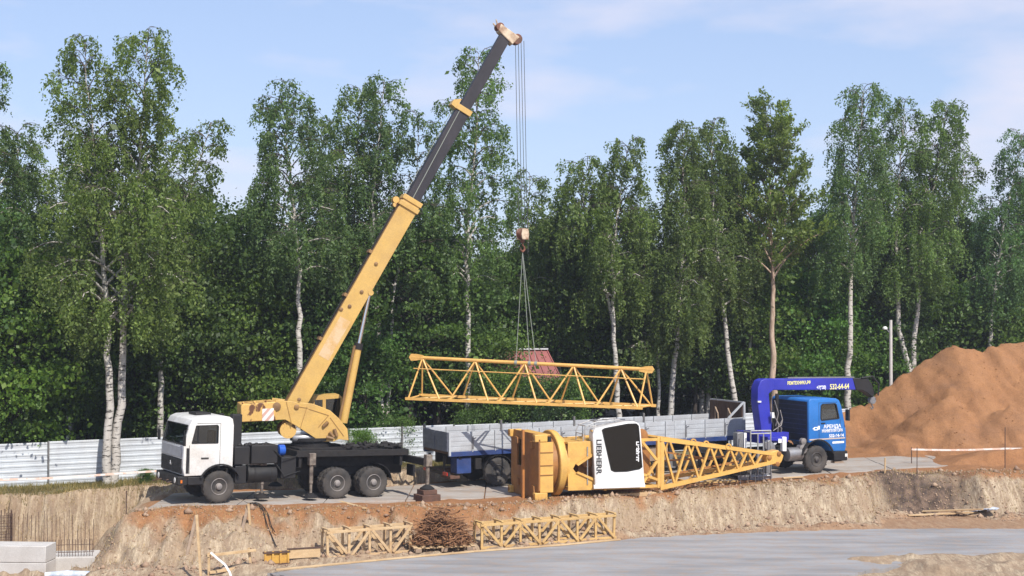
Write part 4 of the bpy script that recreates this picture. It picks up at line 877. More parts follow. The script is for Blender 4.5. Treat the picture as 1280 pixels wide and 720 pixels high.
# frame
f = MB()
for y in (-.42, .42): f.box(-4.9, 1.2, y - .05, y + .05, .72, 1.0)
for x in (.6, -1.0, -2.2, -3.5, -4.7): f.box(x - .05, x + .05, -.42, .42, .78, .96)
for x in (0, -3.6): f.lathe((x, -.95, .54), (0, 1, 0), [(.09, 0), (.09, .7), (.18, .8), (.18, 1.1), (.09, 1.2), (.09, 1.9)], 12)
f.lathe((-3.5, 0, 1.02), (0, 0, 1), [(.45, 0), (.45, .1)], 20); f.build('frame', M['chassis'], K)
b = MB(); b.lathe((-.62, -.92, .78), (-1, 0, 0), [(.14, 0), (.27, .03), (.27, .70), (.14, .73)], 20); b.build('air_tank', M['steel'], K)
b = MB(); b.lathe((-.6, -.8, .98), (0, -1, 0), [(.10, 0), (.19, .05), (.19, .3), (.05, .33)], 18); b.lathe((-.58, -.95, 1.28), (0, -1, 0), [(.13, 0), (.13, .15), (.05, .17)], 16); b.build('air_filter', M['rim'], K)
b = MB(); b.box(-2.9, -1.75, -1.1, -.55, .55, 1.0); b.build('fuel_tank', M['steel'], K, bevel=.06)
for s in (-1, 1):
    g = MB(); aa = [(-3.6 + p[0], p[1]) for p in arc(.64, 10, 170, 10)]
    for a, c in zip(aa, aa[1:]): g.bar((a[0], s * .92, a[1]), (c[0], s * .92, c[1]), .62, .025, up=(a[0] + 3.6, 0, a[1] - .54))
    g.build('mudguard', M['black'], K)
# loader crane, traced on the truck's centre plane
LP = VP(MW[K.name].to_translation().x, MW[K.name].to_translation().y, TA)
lw = lambda a, c, e: LP.w(a, c, e)
def lplate(pix, m0, m1, mat, name, parent, bevel=.02, world=True):
    b = MB(); b.prism([LP.off(m1).tz(*p) for p in pix], lw, m0, m1); return b.build(name, mat, parent, world=True, bevel=bevel)
ba = lplate([(946, 541), (986, 540), (986, 548), (984, 553), (948, 554)], -.9, .55, M['navy'], 'loader_base', K)
colm = lplate([(952, 543), (947, 503), (947.5, 484), (951, 476), (956, 473.5), (967, 473.5), (967, 487), (961, 492), (963, 520), (968, 543)], -.24, .24, M['navy'], 'loader_column', K)
b = MB(); a = LP.off(.3)
for p0, p1, r in (((970, 540), (971, 492), .075), ((966, 545), (967, 505), .05), ((975, 548), (973, 515), .045)):
    A_, C_ = a.tz(*p0), a.tz(*p1); b.tube([LP.w(*A_, .3), LP.w(*C_, .3)], r, 10)
b.build('loader_cylinder', M['chassis'], colm, world=True)
b = MB()
for p0, p1 in (((967, 532), (966, 500)), ((970, 535), (973, 512)), ((964, 538), (976, 524)), ((969, 545), (964, 515)), ((973, 546), (968, 524))):
    A_, C_ = a.tz(*p0), a.tz(*p1); b.tube([LP.w(*A_, .42), LP.w((A_[0] + C_[0]) / 2 + .1, (A_[1] + C_[1]) / 2, .5), LP.w(*C_, .40)], .02, 6)
b.build('loader_hose', M['rim'], colm, world=True)
b = MB(); b.prism([a.tz(*p) for p in ((961.5, 515), (964.5, 515), (965, 522), (962, 522))], lw, .40, .46); b.build('control_box', M['lamp'], colm, world=True)
b = MB(); b.prism([a.tz(*p) for p in ((947, 501), (951, 501), (951, 503), (947, 503))], lw, .25, .32); b.build('work_lamp', M['lamp'], colm, world=True)
arm = lplate([(955, 473.3), (1072, 472.8), (1074, 487.2), (967, 487.6), (961, 490)], -.17, .17, M['navy'], 'loader_arm', K, .025)
ext = lplate([(1066, 472.5), (1085, 473), (1090, 480), (1093, 492), (1091, 497), (1084, 491), (1078, 488), (1070, 487.5)], -.20, .20, M['black'], 'loader_tip', K, .03)
b = MB(); a2 = LP.off(.0)
t, z = a2.tz(1089.5, 500); b.lathe(LP.w(t, z, -.08), LP.w(0, 0, 1) - LP.w(0, 0, 0), [(.16, 0), (.12, .08), (.16, .16)], 16); b.tube([LP.w(t, z, 0), LP.w(t, z - .22, 0), LP.w(t + .07, z - .32, 0), LP.w(t, z - .38, 0), LP.w(t - .07, z - .30, 0)], .03, 8); b.build('loader_hook', M['steel'], ext, world=True)
b = MB()
for p0, p1 in (((1072, 472), (1086, 470)), ((1086, 470), (1094, 480)), ((1094, 480), (1093, 494))):
    A_, C_ = a2.tz(*p0), a2.tz(*p1); b.tube([LP.w(*A_, .22), LP.w(*C_, .22)], .035, 6)
b.build('tip_hose', M['black'], ext, world=True)
b = MB(); A_, C_ = LP.off(.17).tz(985, 472.2), LP.off(.17).tz(1068, 471.5); b.bar(LP.w(*A_, .1), LP.w(*C_, .1), .10, .05); b.build('arm_extension', M['whiteplain'] if False else M['steel'], arm, world=True)
mi = MW[K.name].inverted()
def ltext(s, px, py, size, mat, sx):
    t, z = LP.off(.178).tz(px, py); o = mi @ LP.w(t, z, .176); text_part('arm_lettering', s, size, mat, arm, o, (1, 0, 0), (0, 0, 1), sx=sx, bold=.005)
ltext('РЕМТЕХНИКА.РФ', 984.0, 480.9, .185, M['letteryellow'], .74)
ltext('+7(920)', 1020.5, 486.2, .185, M['whiteplain'], .80)
ltext('532-64-64', 1037.0, 486.6, .30, M['letteryellow'], .80)
lg = lplate([(978, 546), (983, 546), (983, 564), (978, 564)], .95, 1.12, M['whiteplain'], 'stabiliser_leg', K)
lplate([(960, 546), (984, 546), (984, 551), (960, 551)], .5, 1.1, M['navy'], 'stabiliser_beam', K)
b = MB(); b.prism([LP.off(1.0).tz(*p) for p in ((970, 548), (974, 548), (974, 553), (970, 553))], lw, 1.12, 1.14); b.build('stabiliser_sign', M['whiteplain'], lg, world=True)

# ------------------------------------------------------------------ the tower crane head lying on its side
XA = 21.0; q0 = gnd(668, 626, -.27)
tw = empty('tower_crane_head', (q0.x, q0.y, -.27), R(XA), 'yellow tower crane head with white cab lying on the ground', 'crane part')
G = tw; XP = VP(q0.x, q0.y, XA); XI = MW[G.name].inverted()
# local frame: x along the piece, -y towards us. The square foot is at x = 0, centred on y = 0.15
YC = 1.0; S2 = 1.16; ZC = 1.19
SL = 1.36; fy0, fy1, fz0, fz1 = YC - S2, YC - S2 + 2 * SL, ZC - S2, ZC + S2
b = MB(); c = .34                                                    # foot plate with cut corners and a slot
slot = (YC + .45, YC + .95, ZC - .1, ZC + .86)
oct_ = [(fy0 + c, fz0), (fy1 - c, fz0), (fy1, fz0 + c), (fy1, fz1 - c * .5), (fy1 - c * .5, fz1), (fy0 + c * .5, fz1), (fy0, fz1 - c * .5), (fy0, fz0 + c)]
pl_ = MB(); pl_.prism(oct_, lambda a, d, e: (e, a, d), .10, .16)
cut = MB(); cut.box(.0, .3, slot[0], slot[1], slot[2], slot[3]); me = boolean_shell(pl_, [cut]); fp = link('foot_plate', me, G); me.materials.append(M['tbrown'])
b = MB(); b.box(.50, .62, fy0 + .1, fy1 - .1, fz0 + .1, fz1 - .1); b.build('foot_core', M['chassis'], G)
for (ya, za) in ((fy0, fz0), (fy1, fz0), (fy0, fz1), (fy1, fz1)):
    b = MB(); y1_ = ya + (.26 if ya == fy0 else -.26); z1_ = za + (.26 if za == fz0 else -.26)
    b.box(-.04, .44, min(ya, y1_), max(ya, y1_), min(za, z1_), max(za, z1_)); b.build('corner_lug', M['tyellow'], G, bevel=.02)
    b = MB(); b.tube([(-.06, (ya + y1_) / 2, (za + z1_) / 2), (.02, (ya + y1_) / 2, (za + z1_) / 2)], .07, 12); b.build('lug_pin', M['tbrown'], G)
b = MB(); b.bar((-.10, YC - .15, -.02), (-.10, YC - .15, 2.46), .12, .08, up=(1, 0, 0)); b.build('foot_strut', pmat('orange_strut', (.50, .20, .05), (.40, .16, .045), 2, .5), G)
for (yy, zz) in ((YC - .6, ZC + .75), (YC - .75, ZC - .8), (YC + .8, ZC - .7), (YC + .85, ZC + .8)):
    b = MB(); b.prism([(-.14, -.10), (.14, -.14), (.10, .14), (-.10, .12)], lambda a, d, e: (e, yy + a, zz + d), .02, .1); b.build('gusset', M['tbrown'], fp)
b = MB()
for yy in (fy0 + .02, fy1 - .06): b.box(.161, .66, yy, yy + .04, fz0 + .27, fz1 - .27)
b.box(.161, .66, fy0 + .27, fy1 - .27, fz1 - .06, fz1 - .02); b.box(.161, .66, fy0 + .27, fy1 - .27, fz0 + .02, fz0 + .06); b.build('foot_wall', M['tyellow'], G)
for zz in (ZC - .28, ZC + .06, ZC + .52):
    b = MB(); b.box(.17, .65, fy0 - .01, fy0 + .018, zz, zz + .022); b.build('wall_rib', M['tbrown'], G)
b = MB(); b.lathe((.60, YC, ZC), (1, 0, 0), [(1.0, 0), (1.03, .02), (1.03, .34), (1.0, .36)], 48); b.build('slewing_ring', M['tbrown'], G)
b = MB(); b.lathe((.92, YC, ZC), (1, 0, 0), [(.9, 0), (1.19, .005), (1.22, .03), (1.22, .20), (1.19, .26), (.9, .27)], 56); b.build('ring_flange', M['tyellow'], G)
b = MB(); b.lathe((1.18, YC, ZC), (1, 0, 0), [(1.02, 0), (1.02, .18), (.96, .2)], 48); b.build('ring_drum', M['tyellow'], G)
# platform: near and far side plates with a triangular opening, cross members
for yy in (YC - .98, YC + .94):
    b = MB()
    for poly in ([(1.30, 2.03), (2.75, 2.05), (2.75, 1.90), (1.60, 1.25), (1.50, 1.08), (1.30, 1.08)], [(1.30, 1.08), (1.50, 1.08), (1.60, .95), (2.75, .42), (2.75, .28), (1.30, .30)]): b.xz(poly, yy, yy + .04)
    b.build('platform_side', M['tyellow'], G, bevel=.01)
    b = MB(); b.xz([(1.60, 1.25), (2.72, 1.89), (2.72, 1.78), (1.68, 1.18)], yy - .05, yy - .002); b.xz([(1.68, .98), (2.72, .53), (2.72, .42), (1.60, .93)], yy - .05, yy - .002); b.build('opening_rim', M['tyellow'], G)
for z_ in (1.96, .31): b = MB(); b.box(1.31, 3.9, YC - .93, YC + .93, z_, z_ + .06); b.build('platform_deck', M['tyellow'], G)
b = MB(); b.box(1.9, 2.7, YC - .5, YC + .6, .5, 1.5); b.lathe((2.2, YC - .4, 1.3), (0, -1, 0), [(.2, 0), (.25, .05), (.25, .3), (.1, .35)], 18); b.build('slewing_gearbox', M['tbrown'], G, bevel=.05)
b = MB(); b.tube([(2.05, YC - 1.0, .5), (2.05, YC - 1.0, 1.85)], .022, 8); b.build('platform_tube', M['greyrail'], G)
for (xa, xb, ya, yb) in ((2.70, 2.80, -1.02, -.9), (2.70, 2.80, .9, 1.0), (4.85, 5.05, -1.0, -.85), (4.85, 5.05, .85, 1.0)): b = MB(); b.box(xa, xb, YC + ya, YC + yb, .24, 2.11); b.build('frame_post', M['tyellow'], G, bevel=.01)
for yy in (YC - .96, YC + .96):
    for z_ in (2.02, .32): b = MB(); b.bar((2.81, yy, z_), (4.84, yy, z_), .10, .10); b.build('frame_beam', M['tyellow'], G)
for (p0, p1) in (((4.2, .35), (4.85, 1.25)), ((4.85, 1.25), (4.2, 2.0)), ((4.2, .8), (4.85, .55))):
    b = MB(); b.bar((p0[0], YC - .96, p0[1]), (p1[0], YC - .96, p1[1]), .09, .09); b.build('frame_brace', M['tyellow'], G)
b = MB(); b.box(3.3, 4.7, YC - .7, YC + .6, .45, 1.7); b.build('electric_cabinet', M['tbrown'], G, bevel=.03)
b = MB(); b.lathe((4.35, YC - .7, 2.12), (0, 1, 0), [(.15, 0), (.28, .03), (.28, .08), (.22, .1), (.22, .9), (.28, .92), (.28, .98)], 22); b.build('rope_winch', M['tbrown'], G)
# railing cage above the platform
b = MB()
for yy in (YC - .85, YC - .2):
    b.tube([(1.95, yy, 2.04), (1.95, yy, 2.38), (2.05, yy, 2.58), (2.5, yy, 2.72), (3.6, yy, 2.78)], .022, 8)
    b.tube([(2.3, yy, 2.04), (2.3, yy, 2.36), (2.42, yy, 2.5), (3.6, yy, 2.6)], .018, 8)
for zx in ((1.95, 2.3), (2.05, 2.58), (2.5, 2.72), (3.0, 2.75)): b.tube([(zx[0], YC - .85, zx[1]), (zx[0], YC - .2, zx[1])], .018, 6)
b.build('safety_railing', M['greyrail'], G)
b = MB(); b.box(2.33, 2.41, YC - .9, YC - .82, 2.03, 2.4); b.box(2.25, 2.5, YC - .95, YC - .8, 2.38, 2.42); b.build('short_post', M['tyellow'], G)
# the operator's cab, a shell on the near side
CP = VP(XP.w(0, 0, 0).x, XP.w(0, 0, 0).y, XA); cw_ = XP.w(2.9, 0, .35); CP = VP(cw_.x, cw_.y, 5.0)
cwf = lambda a, d, e: CP.w(a, d, e)
outl = [(740.6, 543), (742, 538.5), (746, 535.6), (783.5, 527.6), (794, 527.2), (798.5, 529.5), (800.5, 535), (806, 607.8), (743.8, 609.6)]
wind = [(752.6, 537.5), (756, 535.3), (785, 529.8), (795.5, 529.6), (798, 532.5), (802.4, 583.5), (799, 586), (783.5, 589), (768, 589.4), (764, 587.5)]
ob = MB(); ob.prism([CP.tz(*p) for p in outl], cwf, -1.0, 0)
cx_ = sum(CP.tz(*p)[0] for p in outl) / len(outl); cz_ = sum(CP.tz(*p)[1] for p in outl) / len(outl)
inn = [((CP.tz(*p)[0] - cx_) * .93 + cx_, (CP.tz(*p)[1] - cz_) * .95 + cz_) for p in outl]
ib = MB(); ib.prism(inn, cwf, -.95, -.05); wb = MB(); wb.prism([CP.tz(*p) for p in wind], cwf, -.3, .3)
me = boolean_shell(ob, [ib, wb], .035); me.transform(XI); ocab = link('operator_cab', me, G); me.materials.append(M['white2'])
b = MB(); b.prism([CP.tz(*p) for p in wind], cwf, -.045, -.037); b.build('cab_window', M['glassdark'], ocab, world=True)
b = MB(); wz = [CP.tz(*p) for p in wind]
for p, d in zip(wz, wz[1:] + wz[:1]): b.bar(CP.w(*p, -.012), CP.w(*d, -.012), .035, .03, up=(0, -1, 0))
b.build('window_seal', M['rubber'], ocab, world=True)
b = MB(); b.prism([CP.tz(*p) for p in ((742, 606), (806, 604.5), (806.3, 608.6), (742, 610.8))], cwf, -.5, .03); b.build('cab_skirt', M['white2'], ocab, world=True, bevel=.01)
b = MB(); b.prism([CP.tz(*p) for p in ((768, 540), (778, 539), (783, 552), (770, 556))], cwf, -.7, -.3); b.prism([CP.tz(*p) for p in ((764, 556), (790, 552), (790, 566), (766, 570))], cwf, -.8, -.4); b.prism([CP.tz(*p) for p in ((777, 575), (779, 575), (779, 588), (777, 588))], cwf, -.4, -.35); b.build('cab_seat', pmat('dark_seat', (.06, .065, .07), None, 2, .7), ocab, world=True)
def ctext(s, px, py, size, mat, sx, e, name, rightv, upv):
    t, z = CP.off(e).tz(px, py); text_part(name, s, size, mat, ocab, XI @ CP.w(t, z, e), XI.to_3x3() @ rightv, XI.to_3x3() @ upv, sx=sx, bold=.007)
dv = CP.w(0, -1, 0) - CP.w(0, 0, 0); rv = CP.w(1, 0, 0) - CP.w(0, 0, 0)
ctext('LIEBHERR', 745.6, 548.8, .26, M['letterblack'], 1.13, .004, 'cab_lettering', dv, rv)
ctext('Liebherr', 795.2, 551.5, .20, M['whiteplain'], 1.05, -.033, 'window_lettering', dv, rv)
# tapering lattice
YN, YF = .05, 1.85
def xp(px, py, m): t, z = XP.off(m).tz(px, py); return (t, z + .27)
LT0, LB0 = xp(827, 549, -YN), xp(827, 609, -YN)
tipT, tipB = xp(967, 567.5, -.75), xp(967, 577.5, -.75)
def cpt(u, top, near):
    a = LT0 if top else LB0; d = tipT if top else tipB; ya = YN if near else YF; yb = .80 if near else 1.10
    return Vector((a[0] + (d[0] - a[0]) * u, ya + (yb - ya) * u, a[1] + (d[1] - a[1]) * u))
for top in (1, 0):
    for near in (1, 0):
        b = MB(); b.bar(cpt(-.02, top, near), cpt(1.0, top, near), .15, .15, w2=.12, h2=.12); b.build('lattice_chord', M['tyellow'], G)
us = [0, .22, .42, .60, .76, .90]
for near in (1, 0):
    for i in range(5):
        um = (us[i] + us[i + 1]) / 2
        for a, d in ((cpt(us[i], 1, near), cpt(um, 0, near)), (cpt(um, 0, near), cpt(us[i + 1], 1, near))):
            b = MB(); b.bar(a, d, .075, .075); b.build('diagonal', M['tyellow'], G)
    b = MB(); b.bar(cpt(0, 1, near), cpt(0, 0, near), .13, .13); b.build('end_post', M['tyellow'], G)
for top in (1, 0):
    for i in range(6):
        b = MB(); b.bar(cpt(us[i], top, 1), cpt(us[i], top, 0), .07, .07); b.build('cross_strut', M['tyellow'], G)
        if i < 5: b = MB(); b.bar(cpt(us[i], top, 1), cpt(us[i + 1], top, 0), .055, .055); b.build('brace', M['tyellow'], G)
b = MB(); tp = [xp(*p, -.75) for p in ((958, 566), (968, 563.5), (972, 562.5), (979, 569), (977, 576), (972, 583), (968, 579.5), (958, 579.5))]
b.xz(tp, .74, 1.16); b.build('tip_plate', M['tyellow'], G, bevel=.02)
b = MB()
for (px, py) in ((962, 572), (974, 567), (972, 580)):
    t, z = xp(px, py, -.7); b.lathe((t, .735, z), (0, -1, 0), [(.09, 0), (.09, .03), (.04, .05)], 12)
b.build('tip_pin', M['tbrown'], G)
for px, py in ((868, 553), (884, 555.5), (912, 559)):
    t, z = xp(px, py, -.3); b = MB()
    for k in range(12):
        a0, a1 = 2 * math.pi * k / 12, 2 * math.pi * (k + 1) / 12; b.bar((t + .1 * math.cos(a0), .4, z + .02 + .1 * math.sin(a0)), (t + .1 * math.cos(a1), .4, z + .02 + .1 * math.sin(a1)), .05, .045)
    b.build('lifting_eye', M['tyellow'], G)
b = MB(); 
for k in range(2): b.bar((5.2, .5 + k * .5, .6 + k * .5), (8.6, .7 + k * .2, 1.0 + k * .2), .09, .06)
b.bar((5.3, .9, 1.5), (7.6, .9, 1.1), .1, .06); b.build('inner_ladder', M['tbrown'], G)
# loose hook bar at the foot of the lattice
b = MB(); b.tube([XP.p(860 - 15, 612, 0) + Vector((0, 0, .02)), gnd(828, 612, -.22), gnd(821, 609, -.22), gnd(824, 605.5, -.22)], .03, 8)
# ------------------------------------------------------------------ sleepers and loose timber by the crane head
def plank(a, c, wd, th, mat, name, label, cat, group=None, lift=0.0):
    a, c = Vector(a), Vector(c); b = MB(); L_ = (c - a).length
    d = (c - a).normalized(); rz = math.atan2(d.y, d.x); t = bpy.data.objects.new(name, None)
    b.box(-L_ / 2, L_ / 2, -wd / 2, wd / 2, 0, th); o = b.build(name, mat, None, bevel=.006)
    mid_ = (a + c) / 2; o.matrix_world = Matrix.Translation(mid_ + Vector((0, 0, lift))) @ Matrix.Rotation(rz, 4, 'Z') @ Matrix.Rotation(-math.asin(max(-1, min(1, d.z))), 4, 'Y')
    return tag(o, label, cat, group)
def on(px, py, z=None):
    # point of the terrain seen at a pixel (a few fixed-point steps)
    zz = -.2 if z is None else z
    for _ in range(14):
        p = gnd(px, py, zz); zn = hz(p.x, p.y); zz = zz * .5 + zn * .5
    return gnd(px, py, zz)
plank(XP.w(2.6, -.27, .12), XP.w(4.7, -.27, .10), .18, .12, M['timber'], 'sleeper', 'pale timber sleeper under the white cab of the lying crane head', 'plank')
for i, (p0, p1) in enumerate((((880, 604.5), (922, 600.5)), ((868, 606.5), (921, 603.5)))):
    a, c = on(*p0), on(*p1); a.z += .05; c.z += .05
    plank(a, c, .12, .06, M['timbery'], 'board', ['yellow board on the ground below the lattice tip, beside the steel cage', 'longer yellow board on the ground below the lattice, nearer the pit edge'][i], 'plank')
a, c = on(828, 609.5), on(893, 600); 
b = MB(); b.tube([a + Vector((0, 0, .06)), a.lerp(c, .5) + Vector((0, 0, .12)), c + Vector((0, 0, .16))], .035, 8); b.tube([a + Vector((0, 0, .06)), a + Vector((-.16, -.02, .06)), a + Vector((-.22, .05, .12)), a + Vector((-.12, .1, .17))], .03, 8)
tag(b.build('steel_rod', M['timberg']), 'bent pale rod with a hooked end lying under the lattice', 'rod')

# grey steel cage / ladder frames between lattice tip and truck
def bars(name, label, cat, segs, r, mat):
    t = MB()
    for p, q_ in segs: t.tube([p, q_], r, 6)
    return tag(t.build(name, mat), label, cat)
cgp = at(950, 600, 57.6); cg = VP(cgp.x, cgp.y, 22.0)
def cagepart(pix, m): return [(cg.p(*a, m), cg.p(*c, m)) for a, c in pix]
cage = empty('steel_cage', (cgp.x, cgp.y, -.2), R(22), 'grey steel railing cage standing behind the lattice tip', 'cage')
for m in (-.1, -.6):
    for a, c in (((938, 538.5), (963, 538)), ((938, 542), (963, 541.5)), ((938, 538), (938, 600)), ((947, 541), (947, 598)), ((954, 541), (954, 596)), ((963, 538), (963, 596)), ((938, 596), (963, 594))):
        b = MB(); b.tube([cg.p(*a, m), cg.p(*c, m)], .028, 6); b.build('rail', M['greyrail'], cage, world=True)
for (px, py) in ((938, 540), (963, 540), (938, 596), (963, 594)):
    b = MB(); b.tube([cg.p(px, py, -.1), cg.w(cg.off(-.1).tz(px, py)[0], cg.off(-.1).tz(px, py)[1], -.6)], .025, 6); b.build('rail', M['greyrail'], cage, world=True)
b = MB()
for m in (-.2, -.5, -.8): 
    b.prism([cg.off(m).tz(*p) for p in ((922, 594), (964, 591), (964, 600), (922, 603))], lambda a, c, e: cg.w(a, c, e), m, m + .04)
b.build('floor_grating', M['steel'], cage, world=True)
bx = MB(); bx.prism([cg.off(-.9).tz(*p) for p in ((921.5, 541), (929, 540), (929, 588), (921.5, 590))], lambda a, c, e: cg.w(a, c, e), -1.25, -.9); tag(bx.build('grey_cabinet', M['steel'], bevel=.02), 'narrow grey steel cabinet beside the railing cage', 'cabinet')
bx = MB(); bx.prism([cg.off(-.9).tz(*p) for p in ((930, 541), (933, 541), (933, 590), (930, 590))], lambda a, c, e: cg.w(a, c, e), -1.0, -.9); tag(bx.build('white_post', M['whiteplain']), 'white square post between grey cabinet and railing cage', 'post')
pl = MB(); pl.prism([cg.off(-.2).tz(*p) for p in ((958, 553), (964, 550), (970, 556), (972, 566), (966, 567), (958, 561))], lambda a, c, e: cg.w(a, c, e), -.5, -.3); pl.prism([cg.off(-.2).tz(*p) for p in ((960, 565), (966, 565), (966, 600), (960, 600))], lambda a, c, e: cg.w(a, c, e), -.45, -.38)
tag(pl.build('steel_bracket', M['steel'], bevel=.02), 'grey steel bracket propped against the railing cage', 'bracket')
for i in range(5):
    b = MB(); px = 925 + i * 9.5; a_ = on(px, 606 - i * 1.2); b.tube([a_ + Vector((0, 0, -.02)), a_ + Vector((0, 0, .85))], .014, 6)
    tag(b.build('thin_stake', M['fpost']), 'thin dark steel stake at the pit edge under the lattice tip', 'stake', 'thin stakes under the lattice tip')

# ------------------------------------------------------------------ timber lattice frames on the pit floor
def timber_truss(A_, B_, ht, dep, n, mat, label):
    A_, B_ = Vector(A_), Vector(B_); d = (B_ - A_); d.z = 0; L_ = d.length; rz = math.atan2(d.y, d.x)
    t = empty('timber_truss', A_, rz, label, 'timber frame', pitch=-math.atan2(B_.z - A_.z, L_))
    wd, th = .085, .06; rr = random.Random(int(L_ * 100))
    for y in (0, dep):
        for z in (.05, ht): b = MB(); b.bar((-.06, y, z), (L_ + .06, y, z + rr.uniform(-.02, .02)), th, wd); b.build('rail', mat, t, bevel=.005)
        for k in range(n + 1):
            x = L_ * k / n; b = MB(); b.bar((x, y + .062, -.06), (x + rr.uniform(-.03, .03), y + .062, ht + .03), th, wd, up=(1, 0, 0)); b.build('post', mat, t, bevel=.005)
            if k < n:
                z0, z1 = (.08, ht - .03) if k % 2 else (ht - .03, .08)
                b = MB(); b.bar((x + .05, y - .062, z0), (x + L_ / n - .05, y - .062, z1), th * .8, wd, up=(0, 0, 1)); b.build('diagonal', mat, t, bevel=.005)
    for k in range(n + 1):
        x = L_ * k / n; b = MB(); b.bar((x, -.05, ht + .05 + .03), (x, dep + .05, ht + .05 + .03), wd, th * .8); b.build('cross_piece', mat, t, bevel=.005)
    return t
PZ = PIT + .02
a, c = gnd(603, 686.5, PZ), gnd(768, 673, PZ); timber_truss(a, c, .80, .55, 7, M['timbery'], 'long yellowish timber lattice frame lying along the pit slope')
a, c = gnd(411, 699, PZ), gnd(514, 690, PZ); timber_truss(a, c, .86, .5, 4, M['timber'], 'short pale timber lattice frame left of the brushwood pile' if False else 'short pale timber lattice frame with a sloping end brace')
t = bpy.data.objects['timber_truss.001'] if 'timber_truss.001' in bpy.data.objects else None
# long kerb boards at the slab edge and loose planks
kb = [((345, 713), (470, 701)), ((470, 701), (592, 690)), ((592, 690), (700, 682)), ((700, 682), (775, 675))]
for i, (p0, p1) in enumerate(kb):
    a, c = gnd(*p0, SZ), gnd(*p1, SZ); a.y += .03; c.y += .03
    plank(a, c, .10, .05, M['timber'], 'edge_board', ['pale edge board on the slab border below the formwork board', 'pale edge board on the slab border below the short timber frame and pallet', 'pale edge board on the slab border at the pallet end of the yellowish frame', 'pale edge board on the slab border at the far end of the yellowish frame'][i], 'plank', 'edge boards along the slab border', lift=.006)
loose = [((425, 628.5), (456, 637), 'timber', 'pale plank lying on the sand beside the crane lorry'),
         ((1152, 640.5), (1228, 638), 'timber', 'upper pale board at the foot of the dark notch'),
         ((1134, 645.5), (1222, 641.5), 'timber', 'longer lower board at the foot of the dark notch'),
         ((978, 599), (1003, 597.5), 'timber', 'small pale board on the sand before the blue truck wheel')]
for p0, p1, mt, lb in loose:
    a, c = on(*p0), on(*p1); a.z += .03; c.z += .03; plank(a, c, .16, .05, M[mt], 'plank', lb, 'plank')
a, c = on(1212, 641, PIT), on(1246, 638, PIT); b = MB(); rg = random.Random(4)
for k in range(8): b.bar(a.lerp(c, k / 9) + Vector((0, rg.uniform(-.2, .2), .05 + .03 * (k % 3))), a.lerp(c, (k + 3) / 10) + Vector((0, rg.uniform(-.2, .2), .1)), .35, .015)
tag(b.build('crumpled_sheet', M['film']), 'crumpled blue grey sheet at the end of the notch boards', 'sheet')

# ------------------------------------------------------------------ brushwood heap on a pallet
pc = gnd(551, 688, SZ + .0); pal = empty('pallet', (pc.x, pc.y + .35, SZ + .004), R(14), 'worn timber pallet under the brown brushwood heap', 'pallet')
for y in (-.5, 0, .5):
    for x in (-.85, 0, .85): b = MB(); b.box(x - .1, x + .1, y - .07, y + .07, 0, .12); b.build('block', M['timberg'], pal)
    b = MB(); b.box(-1.0, 1.0, y - .07, y + .07, .12, .15); b.build('stringer', M['timber'], pal)
for k in range(8): x = -.95 + k * .271; b = MB(); b.box(x - .07, x + .07, -.6, .6, .152, .18); b.build('slat', M['timber'], pal)
rg = random.Random(21); br = MB()
for k in range(520):
    u = rg.random(); a0 = rg.uniform(0, 2 * math.pi); rr = math.sqrt(rg.random()); zmax = 1.08 * (1 - rr ** 3.6) + .05; z = .2 + rg.random() * zmax
    c0 = Vector((math.cos(a0) * rr * .85, math.sin(a0) * rr * .58, z)); a1 = rg.uniform(0, 2 * math.pi); L_ = rg.uniform(.18, .48); tl = rg.uniform(-.3, .3)
    d = Vector((math.cos(a1), math.sin(a1), tl)).normalized(); bnd = Vector((rg.uniform(-.13, .13), rg.uniform(-.13, .13), rg.uniform(-.1, .1)))
    r0 = rg.uniform(.012, .032)
    p0, p1, p2 = c0 - d * L_, c0 + bnd, c0 + d * L_
    for p in (p0, p1, p2): p.z = max(p.z, .2)
    br.tube([p0, p0.lerp(p1, .6) + bnd * .3, p1, p2], [r0, r0 * .9, r0 * .8, r0 * .4], 5)
bo = br.build('brushwood_pile', M['twig'], None); bo.matrix_world = MW[pal.name]
tag(bo, 'tangled brown brushwood heap piled on the pallet', 'brushwood')

# ------------------------------------------------------------------ batter boards and slanting bars at the left of the pit
def stick(a, c, w_, mat, name, parent): b = MB(); b.bar(a, c, w_, w_ * .7); return b.build(name, mat, parent, world=True, bevel=.005)
zf = lambda p: Vector((p.x, p.y, hz(p.x, p.y)))
b0 = zf(gnd(258, 722, PIT - .1)); bat = empty('batter_board', b0, 0, 'pale timber profile frame with two cross rails and a white strap', 'timber frame')
D0 = b0.y
stick(at(262, 735, D0), at(262, 690, D0), .10, M['timber'], 'post', bat); stick(at(316, 722, D0 + .9), at(311.5, 684, D0 + .9), .10, M['timber'], 'post', bat)
stick(at(259, 694, D0 - .06), at(320, 687, D0 + .84), .11, M['timber'], 'rail', bat); stick(at(262, 715, D0 - .06), at(315, 707, D0 + .84), .11, M['timber'], 'rail', bat)
b = MB()
sp_ = [at(264, 690, D0 - .12), at(272, 697, D0 - .2), at(282, 705, D0 - .35), at(288, 715, D0 - .45), at(292, 728, D0 - .5)]
for i in range(4): b.bar(sp_[i], sp_[i + 1], .06, .012, up=(0, -1, 0))
b.build('strap', M['whiteplain'], bat, world=True)
s1_ = zf(gnd(252, 728, PIT)); bs = MB(); bs.bar(at(253, 735, s1_.y + .3), at(246.5, 643, s1_.y + .5), .10, .07); tag(bs.build('timber_stake', M['timber'], bevel=.005), 'tall pale timber stake leaning beside the profile frame', 'stake')
s2 = on(316, 682); bs = MB(); bs.bar(Vector((s2.x, s2.y, s2.z - .15)), at(311, 629, s2.y + .1), .10, .07); tag(bs.build('timber_stake', M['timber'], bevel=.005), 'pale timber stake standing up the slope below the crane cab', 'stake')
